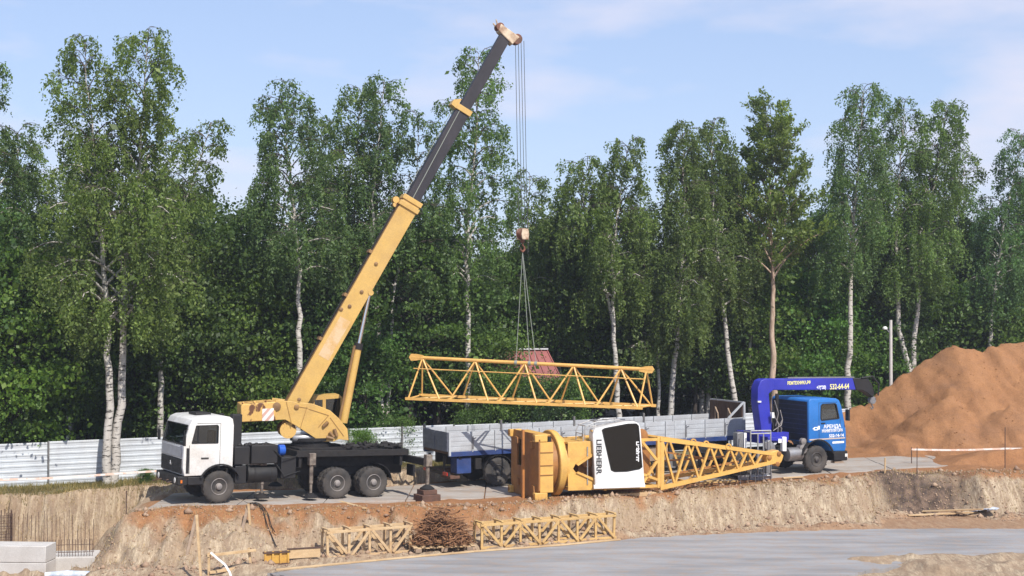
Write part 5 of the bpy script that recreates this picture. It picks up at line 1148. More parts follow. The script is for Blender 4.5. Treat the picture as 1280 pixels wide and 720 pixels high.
for (p0, p1, lb) in (((246, 644, ), (234, 692), 'slanting grey bar reaching up to the tall stake'), ((311, 631), (297, 684), 'slanting grey bar reaching up to the stake below the crane')):
    c_ = on(*p1); a_ = at(*p0, c_.y + .7); bs = MB(); bs.bar(c_ - Vector((0, 0, .1)), a_, .09, .06); tag(bs.build('slanting_bar', M['timberg'], bevel=.005), lb, 'prop')  # grey-brown bars slanting from the slope up to each stake
for i, (p0, p1) in enumerate((((310, 631), (346, 660)), ((316, 631), (344, 655)), ((306, 629), (330, 640)))):
    a_, c_ = on(*p0), on(*p1); bs = MB(); n_ = 7
    bs.tube([zf(a_.lerp(c_, k / n_)) + Vector((0, 0, .06)) for k in range(n_ + 1)], .017, 6); tag(bs.build('black_hose', M['rubber']), ['longest dark hose trailing down the sandy slope by the crane', 'middle dark hose trailing beside the longest one on the slope', 'short dark hose lying at the top of the slope by the crane'][i], 'hose', 'hoses on the slope')
# yellow formwork and kerb pieces
fm = gnd(346, 705, PIT); t = empty('yellow_formwork', zf(fm), R(20), 'yellow formwork panel lying at the foot of the slope', 'formwork')
b = MB(); b.box(-.38, .38, -.04, .04, .02, .40); b.build('sheet', M['formyellow'], t)
for x in (-.36, -.12, .12, .36): b = MB(); b.box(x - .03, x + .03, -.09, -.041, .0, .42); b.build('rib', M['formyellow'], t)
for z in (.0, .37): b = MB(); b.box(-.42, .42, -.10, .06, z - .015, z + .035); b.build('rim', M['rebar'], t)
fm = gnd(383, 702, PIT); t = empty('formwork_board', zf(fm), R(20), 'pale formwork board with rusty top rim beside the yellow panel', 'formwork')
b = MB(); b.box(-.55, .45, -.03, .03, .02, .30); b.build('sheet', M['timber'], t); b = MB(); b.box(-.6, .5, -.05, .05, .302, .335); b.build('rim', M['rebar'], t)
# concrete blocks and starter bars at the far left
blk = gnd(20, 719, PITL + .02)
for i, (x0, x1, z0, z1) in enumerate(((-.9, 1.0, 0, .46), (-.9, 1.0, .47, 1.0))):
    t = MB(); t.box(x0, x1, 0, .9, z0, z1); o = t.build('concrete_block', M['concrete'], bevel=.02); o.matrix_world = Matrix.Translation((blk.x, blk.y, PITL - .03)) @ Matrix.Rotation(R(-4), 4, 'Z')
    tag(o, ['lower pale concrete foundation block in the left corner of the pit', 'upper pale concrete foundation block in the left corner of the pit'][i], 'concrete block')
ft = empty('concrete_footing', (at(80, 700, 48.9).x, 48.9, PITL), R(8), 'low concrete footing with rusty starter bars below the cut bank', 'footing')
b = MB(); b.box(-3.2, 1.1, -.5, .9, -.1, .42); b.build('base', M['concrete'], ft, bevel=.02)
rg = random.Random(8)
for k in range(30):
    x = -3.0 + k * .135; b = MB(); lean = rg.uniform(-.03, .03); h_ = 1.75 + rg.uniform(-.12, .12) - (0.25 if k > 24 else 0); b.tube([(x, .45, .4), (x + lean, .45 + rg.uniform(-.03, .03), h_)], .0095, 5); b.build('rebar', M['rebar'], ft)
for k in range(18):
    x = -.55 + k * .09; b = MB(); b.tube([(x, -.3, .1), (x + rg.uniform(-.01, .01), -.3, .98)], .0095, 5); b.build('rebar', M['rebar'], ft)
for z in (.3, .55, .8): b = MB(); b.tube([(-.6, -.31, z), (1.0, -.31, z + .01)], .009, 5); b.build('rebar', M['rebar'], ft)
cl_ = empty('rebar_column', (at(6, 690, 49.2).x, 49.2, PITL), 0, 'dense rusty rebar column cage beside the left concrete blocks', 'rebar cage')
for k in range(14):
    a0 = 2 * math.pi * k / 14; b = MB(); b.tube([(math.cos(a0) * .26, math.sin(a0) * .26, 0), (math.cos(a0) * .26, math.sin(a0) * .26, 1.78 + rg.uniform(-.1, .1))], .016, 5); b.build('rebar', M['rebar'], cl_)
for k in range(9):
    z = .2 + k * .18; b = MB()
    for j in range(14):
        a0, a1 = 2 * math.pi * j / 14, 2 * math.pi * (j + 1) / 14; b.tube([(math.cos(a0) * .275, math.sin(a0) * .275, z), (math.cos(a1) * .275, math.sin(a1) * .275, z)], .008, 4, False)
    b.build('stirrup', M['rebar'], cl_)
pp = gnd(104, 717.5, PITL + .3); b = MB(); d = Vector((1.12, .10, 0)); b.tube([pp - d, pp - d * .4 + Vector((0, 0, .03)), pp + d * .3, pp + d], [.09, .11, .10, .09], 12); tag(b.build('wrapped_pipe', M['film']), 'white and blue film-wrapped roll lying before the rebar footing', 'roll')
b = MB(); zz = PITL + .18; b.box(-1.6, .9, -.5, .45, 0, .18); o = b.build('concrete_strip', M['concrete'], bevel=.02); o.matrix_world = Matrix.Translation((pp.x, pp.y, PITL - .02)) @ Matrix.Rotation(R(5), 4, 'Z'); tag(o, 'low concrete strip carrying the film-wrapped roll', 'concrete strip')

# ------------------------------------------------------------------ stakes, tape, lamp post
def stake(px, pyb, pyt, r, mat, label, nm='stake', z=None):
    p = on(px, pyb) if z is None else gnd(px, pyb, z); b = MB(); tpt = at(px + .3, pyt, p.y); b.tube([p - Vector((0, 0, .15)), tpt], r, 6); o = b.build(nm, mat); tag(o, label, 'stake'); return tpt
k1 = stake(1105.5, 593, 572, .035, M['timber'], 'short pale wooden peg on the track side near the notch')
k2 = stake(1145.5, 594, 559, .016, M['rebar'], 'thin rusty rod at the lip of the notch')
k3 = stake(1255.5, 586, 534, .018, M['rebar'], 'tall thin rusty rod in front of the spoil berm')
k4 = stake(158.5, 643, 613, .018, M['rebar'], 'thin pale rod standing at the end of the cut bank')
def tape(pts_, label):
    b = MB()
    for p, q_ in zip(pts_, pts_[1:]): b.bar(p, q_, .006, .075)
    tag(b.build('barrier_tape', M['tape'], smooth=0), label, 'tape', 'lengths of barrier tape')
D5 = 62.5
tape([at(1139, 561.5, D5), at(1180, 562.4, D5), at(1215, 562, D5), at(1256, 560.5, D5), at(1300, 561, D5), at(1400, 560, D5)], 'pale orange barrier tape strung before the sand heap')
tp0 = at(-40, 602, 53.0); tape([at(-60, 601, 52.6), at(0, 599.5, 52.9), at(60, 597.5, 53.1), at(110, 594.5, 53.25), at(150, 591.5, 53.4), at(205, 588, 54.6)], 'pale orange barrier tape strung along the white fence past the birch')
for px, py, dd in ((-60, 601, 52.6), (205, 588, 54.6), (1139, 561.5, D5), (1400, 560, D5)):
    tp = at(px, py, dd); b = MB(); zg = min(hz(tp.x, tp.y), tp.z - .2); b.tube([Vector((tp.x, tp.y + .02, zg - .2)), Vector((tp.x, tp.y + .02, tp.z + .08))], .02, 6); tag(b.build('tape_stake', M['rebar']), {-60: 'thin stake holding the tape by the fence, away from the crane', 205: 'thin stake holding the tape beside the crane bumper', 1139: 'thin stake holding the tape before the sand heap by the track', 1400: 'thin stake holding the tape past the spoil berm'}[px], 'stake', 'stakes holding the barrier tape')
lp = at(1113.3, 487, 72.2); b = MB(); lamp = empty('lamp_post', (lp.x, lp.y, 0), 0, 'slim pale lamp post standing behind the sand heap', 'lamp post')
b.tube([(0, 0, -.2), (0, 0, at(0, 400, 72.2).z)], [.10, .075], 12); b.build('pole', M['concrete'], lamp)
b = MB(); zt = at(0, 410, 72.2).z; b.tube([(0, 0, zt - .3), (-.25, 0, zt)], .025, 8); b.build('bracket', M['steel'], lamp)
b = MB(); b.lathe((-.28, 0, zt - .08), (0, 0, 1), [(.04, 0), (.12, .02), (.12, .1), (.05, .16)], 14); b.build('lamp_head', M['lamp'], lamp)

# ------------------------------------------------------------------ fence
fnc = empty('corrugated_fence', (0, yfence(0), 0), math.atan(.514), 'white corrugated steel fence running along the wood', 'fence')
FHT = 1.62; NP = 2.35; rb_ = 7
ca, sa = math.cos(math.atan(.514)), math.sin(math.atan(.514))
def fence_panel():
    v, f = [], []; z = .04; pr = []
    step = (FHT - .04) / 8
    for k in range(8):
        z0 = .04 + k * step; pr += [(z0, 0), (z0 + step * .52, 0), (z0 + step * .62, -.016), (z0 + step * .90, -.016)]
    pr.append((FHT, 0)); 
    for (zz, yy) in pr: v += [(.012, yy, zz), (NP - .012, yy, zz)]
    for i in range(len(pr) - 1): f.append((2 * i, 2 * i + 1, 2 * i + 3, 2 * i + 2))
    n = len(v); v += [(p[0], p[1] + .012, p[2]) for p in v]; f += [tuple(n + j for j in q_[::-1]) for q_ in f]
    me = bpy.data.meshes.new('sheet'); me.from_pydata(v, [], f); me.materials.append(M['fencew']); return me
fpm = fence_panel()
pt_ = MB(); pt_.box(-.03, .03, -.035, .035, -.3, FHT + .03); ptm = pt_.mesh('post', 0); ptm.materials.append(M['fpost'])
rg = random.Random(12); x0 = -16.0 * NP
for k in range(33):
    xl = -13.6 * NP + k * NP + 1.0
    dz = rg.uniform(-.03, .03) + .02
    link('sheet', fpm, fnc, Matrix.Translation((xl, 0, dz))); link('post', ptm, fnc, Matrix.Translation((xl, -.05 if k % 2 else -.06, dz)))
# hut with red roof beyond the fence
hd = 67.2; h0 = at(667, 437, hd); hut = empty('red_roof_hut', (h0.x, hd, 0), R(10), 'small hut with a dull red sheet roof among the trees', 'hut')
rz_ = h0.z; ez = at(668, 486, hd).z
b = MB()
b.hexa([(-2.6, -2.2, ez), (1.1, -2.2, ez), (1.1, -2.12, ez + .0), (-2.6, -2.12, ez), (-2.2, 0, rz_ - .05), (.62, 0, rz_ - .05), (.62, .06, rz_), (-2.2, .06, rz_)])
b.hexa([(-2.6, 2.2, ez), (1.1, 2.2, ez), (1.1, 2.12, ez), (-2.6, 2.12, ez), (-2.2, 0.06, rz_ - .05), (.62, 0.06, rz_ - .05), (.62, .0, rz_ - .01), (-2.2, .0, rz_ - .01)]); rf = b.build('roof', M['roofred'], hut, smooth=0)
for k in range(11):
    u = k / 10; b = MB(); b.bar((-2.6 + 3.7 * u, -2.2, ez + .03), (-2.2 + 2.82 * u, 0, rz_ - .02), .05, .04); b.build('roof_rib', M['roofred'], rf)
b = MB(); b.bar((-2.25, .03, rz_ + .03), (.66, .03, rz_ + .03), .22, .06); b.build('ridge_cap', M['rooftrim'], rf)
b = MB(); b.box(-2.4, .9, -1.9, 1.9, 0, ez + .1); b.build('wall', M['housewall'], hut)
for x in (-1.6, .1): b = MB(); b.box(x, x + .7, -1.93, -1.902, 1.0, 1.9); b.build('window', M['glassdark'], hut)
# ------------------------------------------------------------------ trees
def leaf_mesh(name, pos, size, rng, droop=0.6, aspect=0.55):
    n = len(pos); d = rng.normal(size=(n, 3)); d[:, 2] -= droop * 1.8; d /= np.linalg.norm(d, axis=1)[:, None] + 1e-9
    r = rng.normal(size=(n, 3)); bq = np.cross(d, r); bq /= np.linalg.norm(bq, axis=1)[:, None] + 1e-9
    L_ = size[:, None]; Wd = (size * aspect)[:, None] * .5
    v = np.stack([pos, pos + d * L_ * .45 + bq * Wd, pos + d * L_, pos + d * L_ * .45 - bq * Wd], 1).reshape(-1, 3).astype(np.float32)
    me = bpy.data.meshes.new(name); me.vertices.add(4 * n); me.vertices.foreach_set('co', v.ravel())
    me.loops.add(4 * n); me.polygons.add(n); me.loops.foreach_set('vertex_index', np.arange(4 * n, dtype=np.int32))
    me.polygons.foreach_set('loop_start', np.arange(0, 4 * n, 4, dtype=np.int32)); me.update(); return me
class FT:                                     # fast tubes
    def __init__(s): s.v = []; s.f = []; s.n = 0
    def tube(s, P, r, n=5):
        P = np.asarray(P, float); r = np.asarray(r, float) * np.ones(len(P)); d = np.gradient(P, axis=0); d /= np.linalg.norm(d, axis=1)[:, None] + 1e-9
        ref = np.array([0, 0, 1.0]) if abs(d[0, 2]) < .8 else np.array([1.0, 0, 0])
        a = np.cross(d, ref); a /= np.linalg.norm(a, axis=1)[:, None] + 1e-9; b = np.cross(a, d)
        th = np.arange(n) * 2 * np.pi / n
        V = P[:, None, :] + r[:, None, None] * (a[:, None, :] * np.cos(th)[None, :, None] + b[:, None, :] * np.sin(th)[None, :, None])
        m = len(P); i = np.arange(m - 1)[:, None] * n; k = np.arange(n)[None, :]; k2 = (k + 1) % n
        s.f.append((np.stack([i + k, i + k2, i + n + k2, i + n + k], -1).reshape(-1, 4) + s.n)); s.v.append(V.reshape(-1, 3)); s.n += m * n
    def mesh(s, name):
        v = np.concatenate(s.v).astype(np.float32); f = np.concatenate(s.f).astype(np.int32); me = bpy.data.meshes.new(name)
        me.vertices.add(len(v)); me.vertices.foreach_set('co', v.ravel()); me.loops.add(f.size); me.polygons.add(len(f)); me.loops.foreach_set('vertex_index', f.ravel())
        me.polygons.foreach_set('loop_start', np.arange(0, f.size, 4, dtype=np.int32)); me.polygons.foreach_set('use_smooth', np.ones(len(f), bool)); me.update(); return me

def birch(rng, stems, trunk, twigs, crown0, Rm, nb, droop=1.0, upright=0.0, leaves=1.0, strand=1.45, top_taper=.8, leafsz=.12):
    """stems: list of polylines (each an array of points with radii). Returns leaf positions and sizes."""
    LP_, LS = [], []
    for (P, rad, share) in stems:
        P = np.asarray(P, float); seg = np.linalg.norm(np.diff(P, axis=0), axis=1); cs = np.concatenate([[0], np.cumsum(seg)]); tot = cs[-1]
        S = np.linspace(0, 1, 26); Q = np.stack([np.interp(S * tot, cs, P[:, k]) for k in range(3)], 1)
        Q[1:-1, 0] += rng.normal(0, .035, 24); Q[1:-1, 1] += rng.normal(0, .035, 24)
        trunk.tube(Q, rad * ((1 - S) ** 1.05 * .95 + .04), 9)
        H0 = P[0][2]; n_ = max(4, int(nb * share)); phase = rng.uniform(0, 6.28)
        for i in range(n_):
            u = (i + rng.random()) / n_; t = crown0 + (1 - crown0) * u
            st = np.array([np.interp(t, S, Q[:, k]) for k in range(3)]); prof = (.34 + .66 * (1 - u) ** top_taper) * (.6 + .4 * min(1, u / .18))
            Lb = Rm * prof * rng.uniform(.6, 1.3); az = phase + i * 2.399 + rng.normal(0, .35)
            el = R(rng.uniform(34, 56) + 18 * u + upright * 12); ss = np.linspace(0, 1, 7)
            hor = Lb * ss * np.cos(el); ver = Lb * (ss * np.sin(el) - droop * .52 * ss ** 2.2)
            B = st + np.stack([hor * np.cos(az), hor * np.sin(az), ver], 1) + rng.normal(0, .03, (7, 3)) * ss[:, None]
            rb = rad * (1 - t) * .42 + .018
            (trunk if rb > .04 else twigs).tube(B, rb * (1 - .8 * ss), 5)
            n2 = int(5 + Lb * 2.6)
            for j in range(n2):
                s2 = .22 + .78 * (j + rng.random()) / n2; o = np.array([np.interp(s2, ss, B[:, k]) for k in range(3)])
                a2 = az + rng.normal(0, .95); l2 = (.35 + .28 * Lb * (1.1 - .6 * s2)) * rng.uniform(.6, 1.3); e2 = R(rng.uniform(-5, 45) + upright * 20)
                s3 = np.linspace(0, 1, 4); C = o + np.stack([l2 * s3 * np.cos(e2) * np.cos(a2), l2 * s3 * np.cos(e2) * np.sin(a2), l2 * (s3 * np.sin(e2) - droop * .55 * s3 ** 2)], 1)
                twigs.tube(C, .012 * (1 - .6 * s3), 3)
                ns = int(rng.integers(3, 6))
                for q_ in range(ns):
                    s4 = rng.uniform(.3, 1.0); c0 = np.array([np.interp(s4, s3, C[:, k]) for k in range(3)])
                    ls = strand * rng.uniform(.35, 1.15) * (.45 + .75 * (1 - u)); nl = max(3, int(ls * 19 * leaves * rng.uniform(.7, 1.2)))
                    w_ = rng.random(nl) ** .8; out = np.array([np.cos(a2), np.sin(a2), 0]) * .28
                    if upright > .5: dirv = np.array([np.cos(a2) * .6, np.sin(a2) * .6, .75]); pos = c0 + dirv * (w_ * ls * .8)[:, None]
                    else: pos = c0 + np.stack([out[0] * np.sqrt(w_), out[1] * np.sqrt(w_), .12 * w_ - ls * w_ ** 1.15 * min(1.0, droop)], 1)
                    pos = pos + rng.normal(0, .06, (nl, 3)); LP_.append(pos); LS.append(rng.lognormal(-.05, .3, nl) * leafsz)
    return np.concatenate(LP_), np.concatenate(LS)

ntri = 0
def add_birch(name, label, base, stems_px, d, rad, crown0, Rm, nb, leafm, group, seed, barkm='birch', **kw):
    """stems_px: lists of photo pixels from foot to top; all at distance d, bent a little in depth."""
    global ntri
    rng = np.random.default_rng(seed); root = empty(name, base, 0, label, 'tree', group)
    stems = []
    for k, sp_ in enumerate(stems_px):
        pts_ = [at(px, py, d) - Vector(base) for px, py in sp_['p']]
        bend = rng.uniform(-.6, .6)
        P = np.array([[p.x, sp_.get('dy', 0.0) + bend * (i / max(1, len(pts_) - 1)) ** 2, p.z] for i, p in enumerate(pts_)])
        stems.append((P, rad * sp_.get('r', 1.0), sp_.get('share', 1.0)))
    tr, tg = FT(), FT()
    pos, sz = birch(rng, stems, tr, tg, crown0, Rm, nb, **kw)
    me = tr.mesh('trunk'); me.materials.append(M[barkm]); to = link('trunk', me, root)
    me = tg.mesh('twigs'); me.materials.append(M['twigbark']); tag(link('twigs', me, root), kind='stuff')
    me = leaf_mesh('crown', pos, sz, rng, kw.get('droop', 1) * .6 if kw.get('upright', 0) < .5 else -.4); me.materials.append(M[leafm]); link('crown', me, root); ntri += 2 * len(pos)
    return root
fd_ = lambda px: (53.8 + 18.6 * .514) / (1 - .514 * (px - 640) / F)          # fence distance along a pixel column
def foot(px, d): p = at(px, 0, d); return (p.x, d, 0.0 if d > 60 else min(0.05, hz(p.x, d)))
GB = 'birches along the white fence'
d0 = 54.0
def zy(d): return HZ + CAMZ / d * F
def T_(px, plus): d = fd_(px) + plus; return d
# twin-stemmed birch in front of the fence
add_birch('birch_tree', 'twin-stemmed birch standing before the white fence left of the crane', foot(138, 54.7), [
    {'p': [(133, 622), (133, 606), (138, 500), (133, 380), (127, 280), (122, 190), (112, 105), (110, 60)], 'share': .9, 'r': .95},
    {'p': [(141, 622), (141, 606), (148, 500), (152, 400), (158, 310), (170, 220), (178, 130), (182, 45)], 'share': 1.1, 'dy': .2}], 54.7, .19, .36, 3.4, 50, 'leafbirch', GB, 11, strand=1.35, leaves=1.0)
def row(px_foot, path, plus, rad, crown0, Rm, nb, lm, label, seed, **kw):
    d = T_(px_foot, plus); yb = zy(d); st = [{'p': [(p[0], yb if p[1] is None else p[1]) for p in path]}] if not isinstance(path[0], dict) else path
    for s_ in st: s_['p'] = [(p[0], yb if p[1] is None else p[1]) for p in s_['p']]
    return add_birch('birch_tree', label, foot(px_foot, d), st, d, rad, crown0, Rm, nb, lm, GB, seed, **kw)
row(-12, [(-12, None), (-10, 300), (-14, 90)], 2.0, .19, .35, 2.7, 34, 'leafbirch', 'tall drooping birch beyond the fence, outermost past the twin birch', 12)
row(200, [(200, None), (200, 470), (202, 420), (214, 300), (245, 200), (262, 150)], 3.0, .15, .40, 2.5, 32, 'leafbirch', 'slender leaning birch beyond the fence between twin birch and crane cab', 13, strand=1.1)
row(373, [(374, None), (374, 450), (372, 330), (365, 240), (355, 170), (358, 112)], 1.4, .17, .50, 2.9, 42, 'leafcool', 'slender white birch beyond the fence behind the yellow crane boom base', 14)
row(432, [(432, None), (436, 400), (440, 290), (446, 190), (452, 108)], 4.0, .16, .46, 2.6, 38, 'leafcool', 'birch with a thin grey trunk hidden by the yellow boom', 15)
row(478, [{'p': [(478, None), (474, 420), (468, 330), (466, 240), (476, 150), (480, 98)], 'share': .85}, {'p': [(480, None), (492, 360), (508, 290), (520, 220), (522, 140)], 'share': .6, 'r': .7, 'dy': .3}], 2.5, .15, .48, 2.4, 38, 'leafcool', 'forked birch right behind the lift cylinder of the crane', 16)
row(586, [(587, None), (586, 470), (585, 380), (584, 280), (594, 180), (598, 64)], 2.0, .17, .42, 2.6, 50, 'leafbirch', 'tall narrow birch behind the dark top of the crane boom', 17, strand=1.0, leaves=1.1, top_taper=.6)
row(668, [(668, None), (664, 400), (660, 300), (662, 215)], 7.0, .14, .40, 2.2, 26, 'leafcool', 'lower birch behind the hanging hook block', 18)
row(769, [{'p': [(776, None), (770, 470), (766, 400), (766, 320), (774, 250), (786, 178)]}, {'p': [(766, 400), (752, 340), (738, 300), (728, 240), (735, 205)], 'r': .6, 'share': .6}], 1.5, .16, .48, 2.4, 40, 'leafbirch', 'forked white birch behind the free end of the hanging jib', 19)
row(845, [{'p': [(834, None), (842, 470), (848, 400), (852, 330), (856, 250), (850, 160)]}, {'p': [(824, None), (824, 470), (818, 400), (812, 330), (806, 260)], 'r': .65, 'share': .45, 'dy': .4}], 1.4, .165, .36, 2.7, 54, 'leafpale', 'dense pale green birch with a curved white trunk behind the trailer', 20, strand=1.5, leaves=1.2)
row(915, [(921, None), (917, 490), (909, 430), (902, 370), (893, 280), (890, 190), (895, 150)], 1.6, .165, .42, 2.5, 46, 'leafpale', 'leaning white birch behind the headboard of the trailer', 21, strand=1.4, leaves=1.1)
row(967, [(968, None), (966, 480), (965, 400), (964, 310), (962, 230), (965, 152)], 1.4, .20, .50, 3.5, 56, 'leafbirch', 'upright tan-trunked tree with brush-like foliage behind the loader crane', 22, barkm='tanbark', droop=.35, upright=.6, strand=.75, leaves=1.2, leafsz=.15, top_taper=.7)
row(1062, [(1060, None), (1061, 460), (1063, 380), (1066, 300), (1074, 210), (1082, 108)], 1.4, .19, .46, 3.0, 52, 'leafcool', 'straight white birch beyond the fence right behind the blue truck cab', 23)
row(1142, [{'p': [(1140, None), (1136, 455), (1124, 420), (1119, 340), (1122, 260), (1130, 130)], 'share': .8}, {'p': [(1142, None), (1143, 440), (1150, 370), (1153, 330), (1168, 240), (1186, 128)], 'share': 1.0, 'dy': .3}], 2.0, .19, .46, 2.6, 50, 'leafpale', 'V-shaped pair of birch stems rising behind the sand heap', 24, strand=1.3, leaves=1.1)
row(1190, [(1188, None), (1190, 420), (1192, 330), (1200, 240), (1206, 190)], 6.0, .14, .40, 2.1, 28, 'leafbirch', 'thin shaded birch beyond the V-shaped birches', 25)
row(1236, [(1232, None), (1238, 400), (1244, 360), (1256, 280), (1270, 210), (1278, 168)], 2.0, .15, .44, 2.7, 42, 'leafcool', 'leaning birch over the top of the sand heap', 26)
row(1318, [(1318, None), (1316, 400), (1318, 260), (1314, 150)], 3.0, .18, .36, 2.5, 30, 'leafbirch', 'tall birch beyond the sand heap, outermost of the row', 27)

row_b = [o for o in list(col.objects) if o.name.startswith('birch_tree')]
rg = random.Random(77)
back = [(30, 5, 3), (88, 7, 6), (232, 6, 5), (405, 6.5, 6), (515, 6, 3), (700, 5.5, 8), (735, 7, 5), (806, 6, 10), (880, 6.5, 13), (938, 5, 6), (1018, 6.5, 9), (1098, 6, 10), (1165, 7, 3), (1222, 6, 9), (1290, 6, 13)]
for (px, pl_, k) in back:
    d = fd_(px) + pl_; p = at(px, 0, d); o = copy_tree(row_b[k]); s_ = rg.uniform(.72, .92)
    o.matrix_world = Matrix.Translation((p.x, d, -.05)) @ Matrix.Rotation(rg.uniform(0, 6.28), 4, 'Z') @ Matrix.Scale(s_, 4)
    tag(o, 'lower birch of the second row filling the gaps between the front birches', 'tree', 'birches of the second row')
# understory: broadleaved trees, four shapes shared among many
def broadleaf(seed, H, Rr, n_clump, n_leaf, lsz, base=.08):
    rng = np.random.default_rng(seed); tr = FT(); S = np.linspace(0, 1, 9); Q = np.stack([rng.normal(0, .08, 9).cumsum() * .6, rng.normal(0, .08, 9).cumsum() * .6, S * H * .82], 1); Q[0, :2] = 0
    tr.tube(Q, .16 * (1 - .85 * S) + .01, 7); pos, sz = [], []
    for i in range(n_clump):
        u = rng.random() ** .9; z = H * (base + (.98 - base) * u); prof = np.sin(np.pi * (.10 + .80 * u)) ** .7; rr = Rr * prof * (rng.random() ** .45); a = rng.uniform(0, 2 * np.pi)
        c = np.array([rr * np.cos(a), rr * np.sin(a), z]); s0 = np.array([np.interp(max(0, z - .25 * rr - .3), Q[:, 2], Q[:, 0]), np.interp(max(0, z - .25 * rr - .3), Q[:, 2], Q[:, 1]), min(max(.3, z - .35 * rr - .3), H * .8)])
        tr.tube(np.stack([s0, s0 * .5 + c * .5 + [0, 0, .12], c]), [.035, .022, .008], 4)
        n = int(n_leaf * rng.uniform(.6, 1.3)); sp_ = rng.uniform(.25, .8)
        p = c + rng.normal(0, 1, (n, 3)) * np.array([sp_, sp_, sp_ * .42]); pos.append(p); sz.append(rng.lognormal(-.05, .35, n) * lsz)
    lm = leaf_mesh('crown', np.concatenate(pos), np.concatenate(sz), rng, .25, .75); return tr.mesh('trunk'), lm
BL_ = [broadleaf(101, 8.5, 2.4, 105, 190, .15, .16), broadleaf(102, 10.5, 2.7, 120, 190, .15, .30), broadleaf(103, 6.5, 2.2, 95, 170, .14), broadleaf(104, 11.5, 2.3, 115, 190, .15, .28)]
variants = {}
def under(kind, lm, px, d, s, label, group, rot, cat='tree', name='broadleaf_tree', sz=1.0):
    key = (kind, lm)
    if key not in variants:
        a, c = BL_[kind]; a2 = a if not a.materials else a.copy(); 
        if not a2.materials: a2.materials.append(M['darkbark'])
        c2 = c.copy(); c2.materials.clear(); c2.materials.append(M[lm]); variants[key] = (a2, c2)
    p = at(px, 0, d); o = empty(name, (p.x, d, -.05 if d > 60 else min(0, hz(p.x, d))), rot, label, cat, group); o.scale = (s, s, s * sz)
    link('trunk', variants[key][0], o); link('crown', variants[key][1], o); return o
GU = 'broadleaved trees under the birches'
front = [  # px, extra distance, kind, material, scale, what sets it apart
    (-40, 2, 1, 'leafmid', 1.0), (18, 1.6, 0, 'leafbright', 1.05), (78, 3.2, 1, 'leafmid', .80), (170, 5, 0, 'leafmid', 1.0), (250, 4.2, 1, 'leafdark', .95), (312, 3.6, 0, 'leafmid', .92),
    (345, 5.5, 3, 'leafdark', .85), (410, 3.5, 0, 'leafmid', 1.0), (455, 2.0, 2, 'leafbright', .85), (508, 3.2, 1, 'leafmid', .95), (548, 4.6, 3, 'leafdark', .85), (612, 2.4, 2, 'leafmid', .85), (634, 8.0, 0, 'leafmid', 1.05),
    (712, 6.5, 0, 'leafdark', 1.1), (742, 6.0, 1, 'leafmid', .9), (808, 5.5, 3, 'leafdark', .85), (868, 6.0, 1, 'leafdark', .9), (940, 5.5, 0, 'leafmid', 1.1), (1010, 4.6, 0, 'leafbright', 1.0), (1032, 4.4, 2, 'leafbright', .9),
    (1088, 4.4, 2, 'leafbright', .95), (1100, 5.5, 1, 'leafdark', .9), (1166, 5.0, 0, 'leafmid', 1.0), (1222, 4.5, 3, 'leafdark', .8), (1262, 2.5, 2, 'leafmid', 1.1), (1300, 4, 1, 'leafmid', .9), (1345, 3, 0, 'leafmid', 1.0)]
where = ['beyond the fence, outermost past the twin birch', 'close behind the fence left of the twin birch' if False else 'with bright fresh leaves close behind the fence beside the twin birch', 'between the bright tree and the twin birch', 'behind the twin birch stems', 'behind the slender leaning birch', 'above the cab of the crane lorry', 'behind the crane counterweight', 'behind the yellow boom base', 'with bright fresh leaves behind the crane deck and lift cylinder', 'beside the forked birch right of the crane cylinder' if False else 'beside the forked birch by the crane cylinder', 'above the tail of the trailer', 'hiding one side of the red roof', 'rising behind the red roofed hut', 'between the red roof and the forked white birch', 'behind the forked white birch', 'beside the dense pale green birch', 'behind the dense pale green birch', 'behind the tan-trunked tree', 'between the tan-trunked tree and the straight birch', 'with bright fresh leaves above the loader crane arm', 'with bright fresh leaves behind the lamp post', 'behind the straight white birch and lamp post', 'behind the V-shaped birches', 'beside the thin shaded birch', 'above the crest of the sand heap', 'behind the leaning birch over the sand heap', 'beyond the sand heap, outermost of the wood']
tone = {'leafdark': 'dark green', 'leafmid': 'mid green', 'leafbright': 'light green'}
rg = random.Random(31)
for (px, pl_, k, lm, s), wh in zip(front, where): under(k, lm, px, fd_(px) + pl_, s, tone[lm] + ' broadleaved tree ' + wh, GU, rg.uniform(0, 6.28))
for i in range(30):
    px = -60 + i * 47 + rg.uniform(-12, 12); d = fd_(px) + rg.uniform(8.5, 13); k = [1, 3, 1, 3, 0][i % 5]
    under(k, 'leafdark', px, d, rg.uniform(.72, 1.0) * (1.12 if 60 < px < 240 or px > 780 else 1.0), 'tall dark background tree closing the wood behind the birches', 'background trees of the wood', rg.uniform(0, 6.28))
# far wood that reads as one mass
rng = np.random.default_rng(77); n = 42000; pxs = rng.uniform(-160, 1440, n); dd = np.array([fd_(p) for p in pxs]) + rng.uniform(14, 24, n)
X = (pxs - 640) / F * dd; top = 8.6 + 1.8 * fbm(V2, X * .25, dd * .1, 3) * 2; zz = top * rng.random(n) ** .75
mass = leaf_mesh('forest', np.stack([X, dd, zz], 1), rng.uniform(.35, .7, n), rng, .2, .8); mass.materials.append(M['leafshade'])
tag(link('forest', mass), 'dark far wood seen through the gaps between the trees', 'wood', kind='stuff')
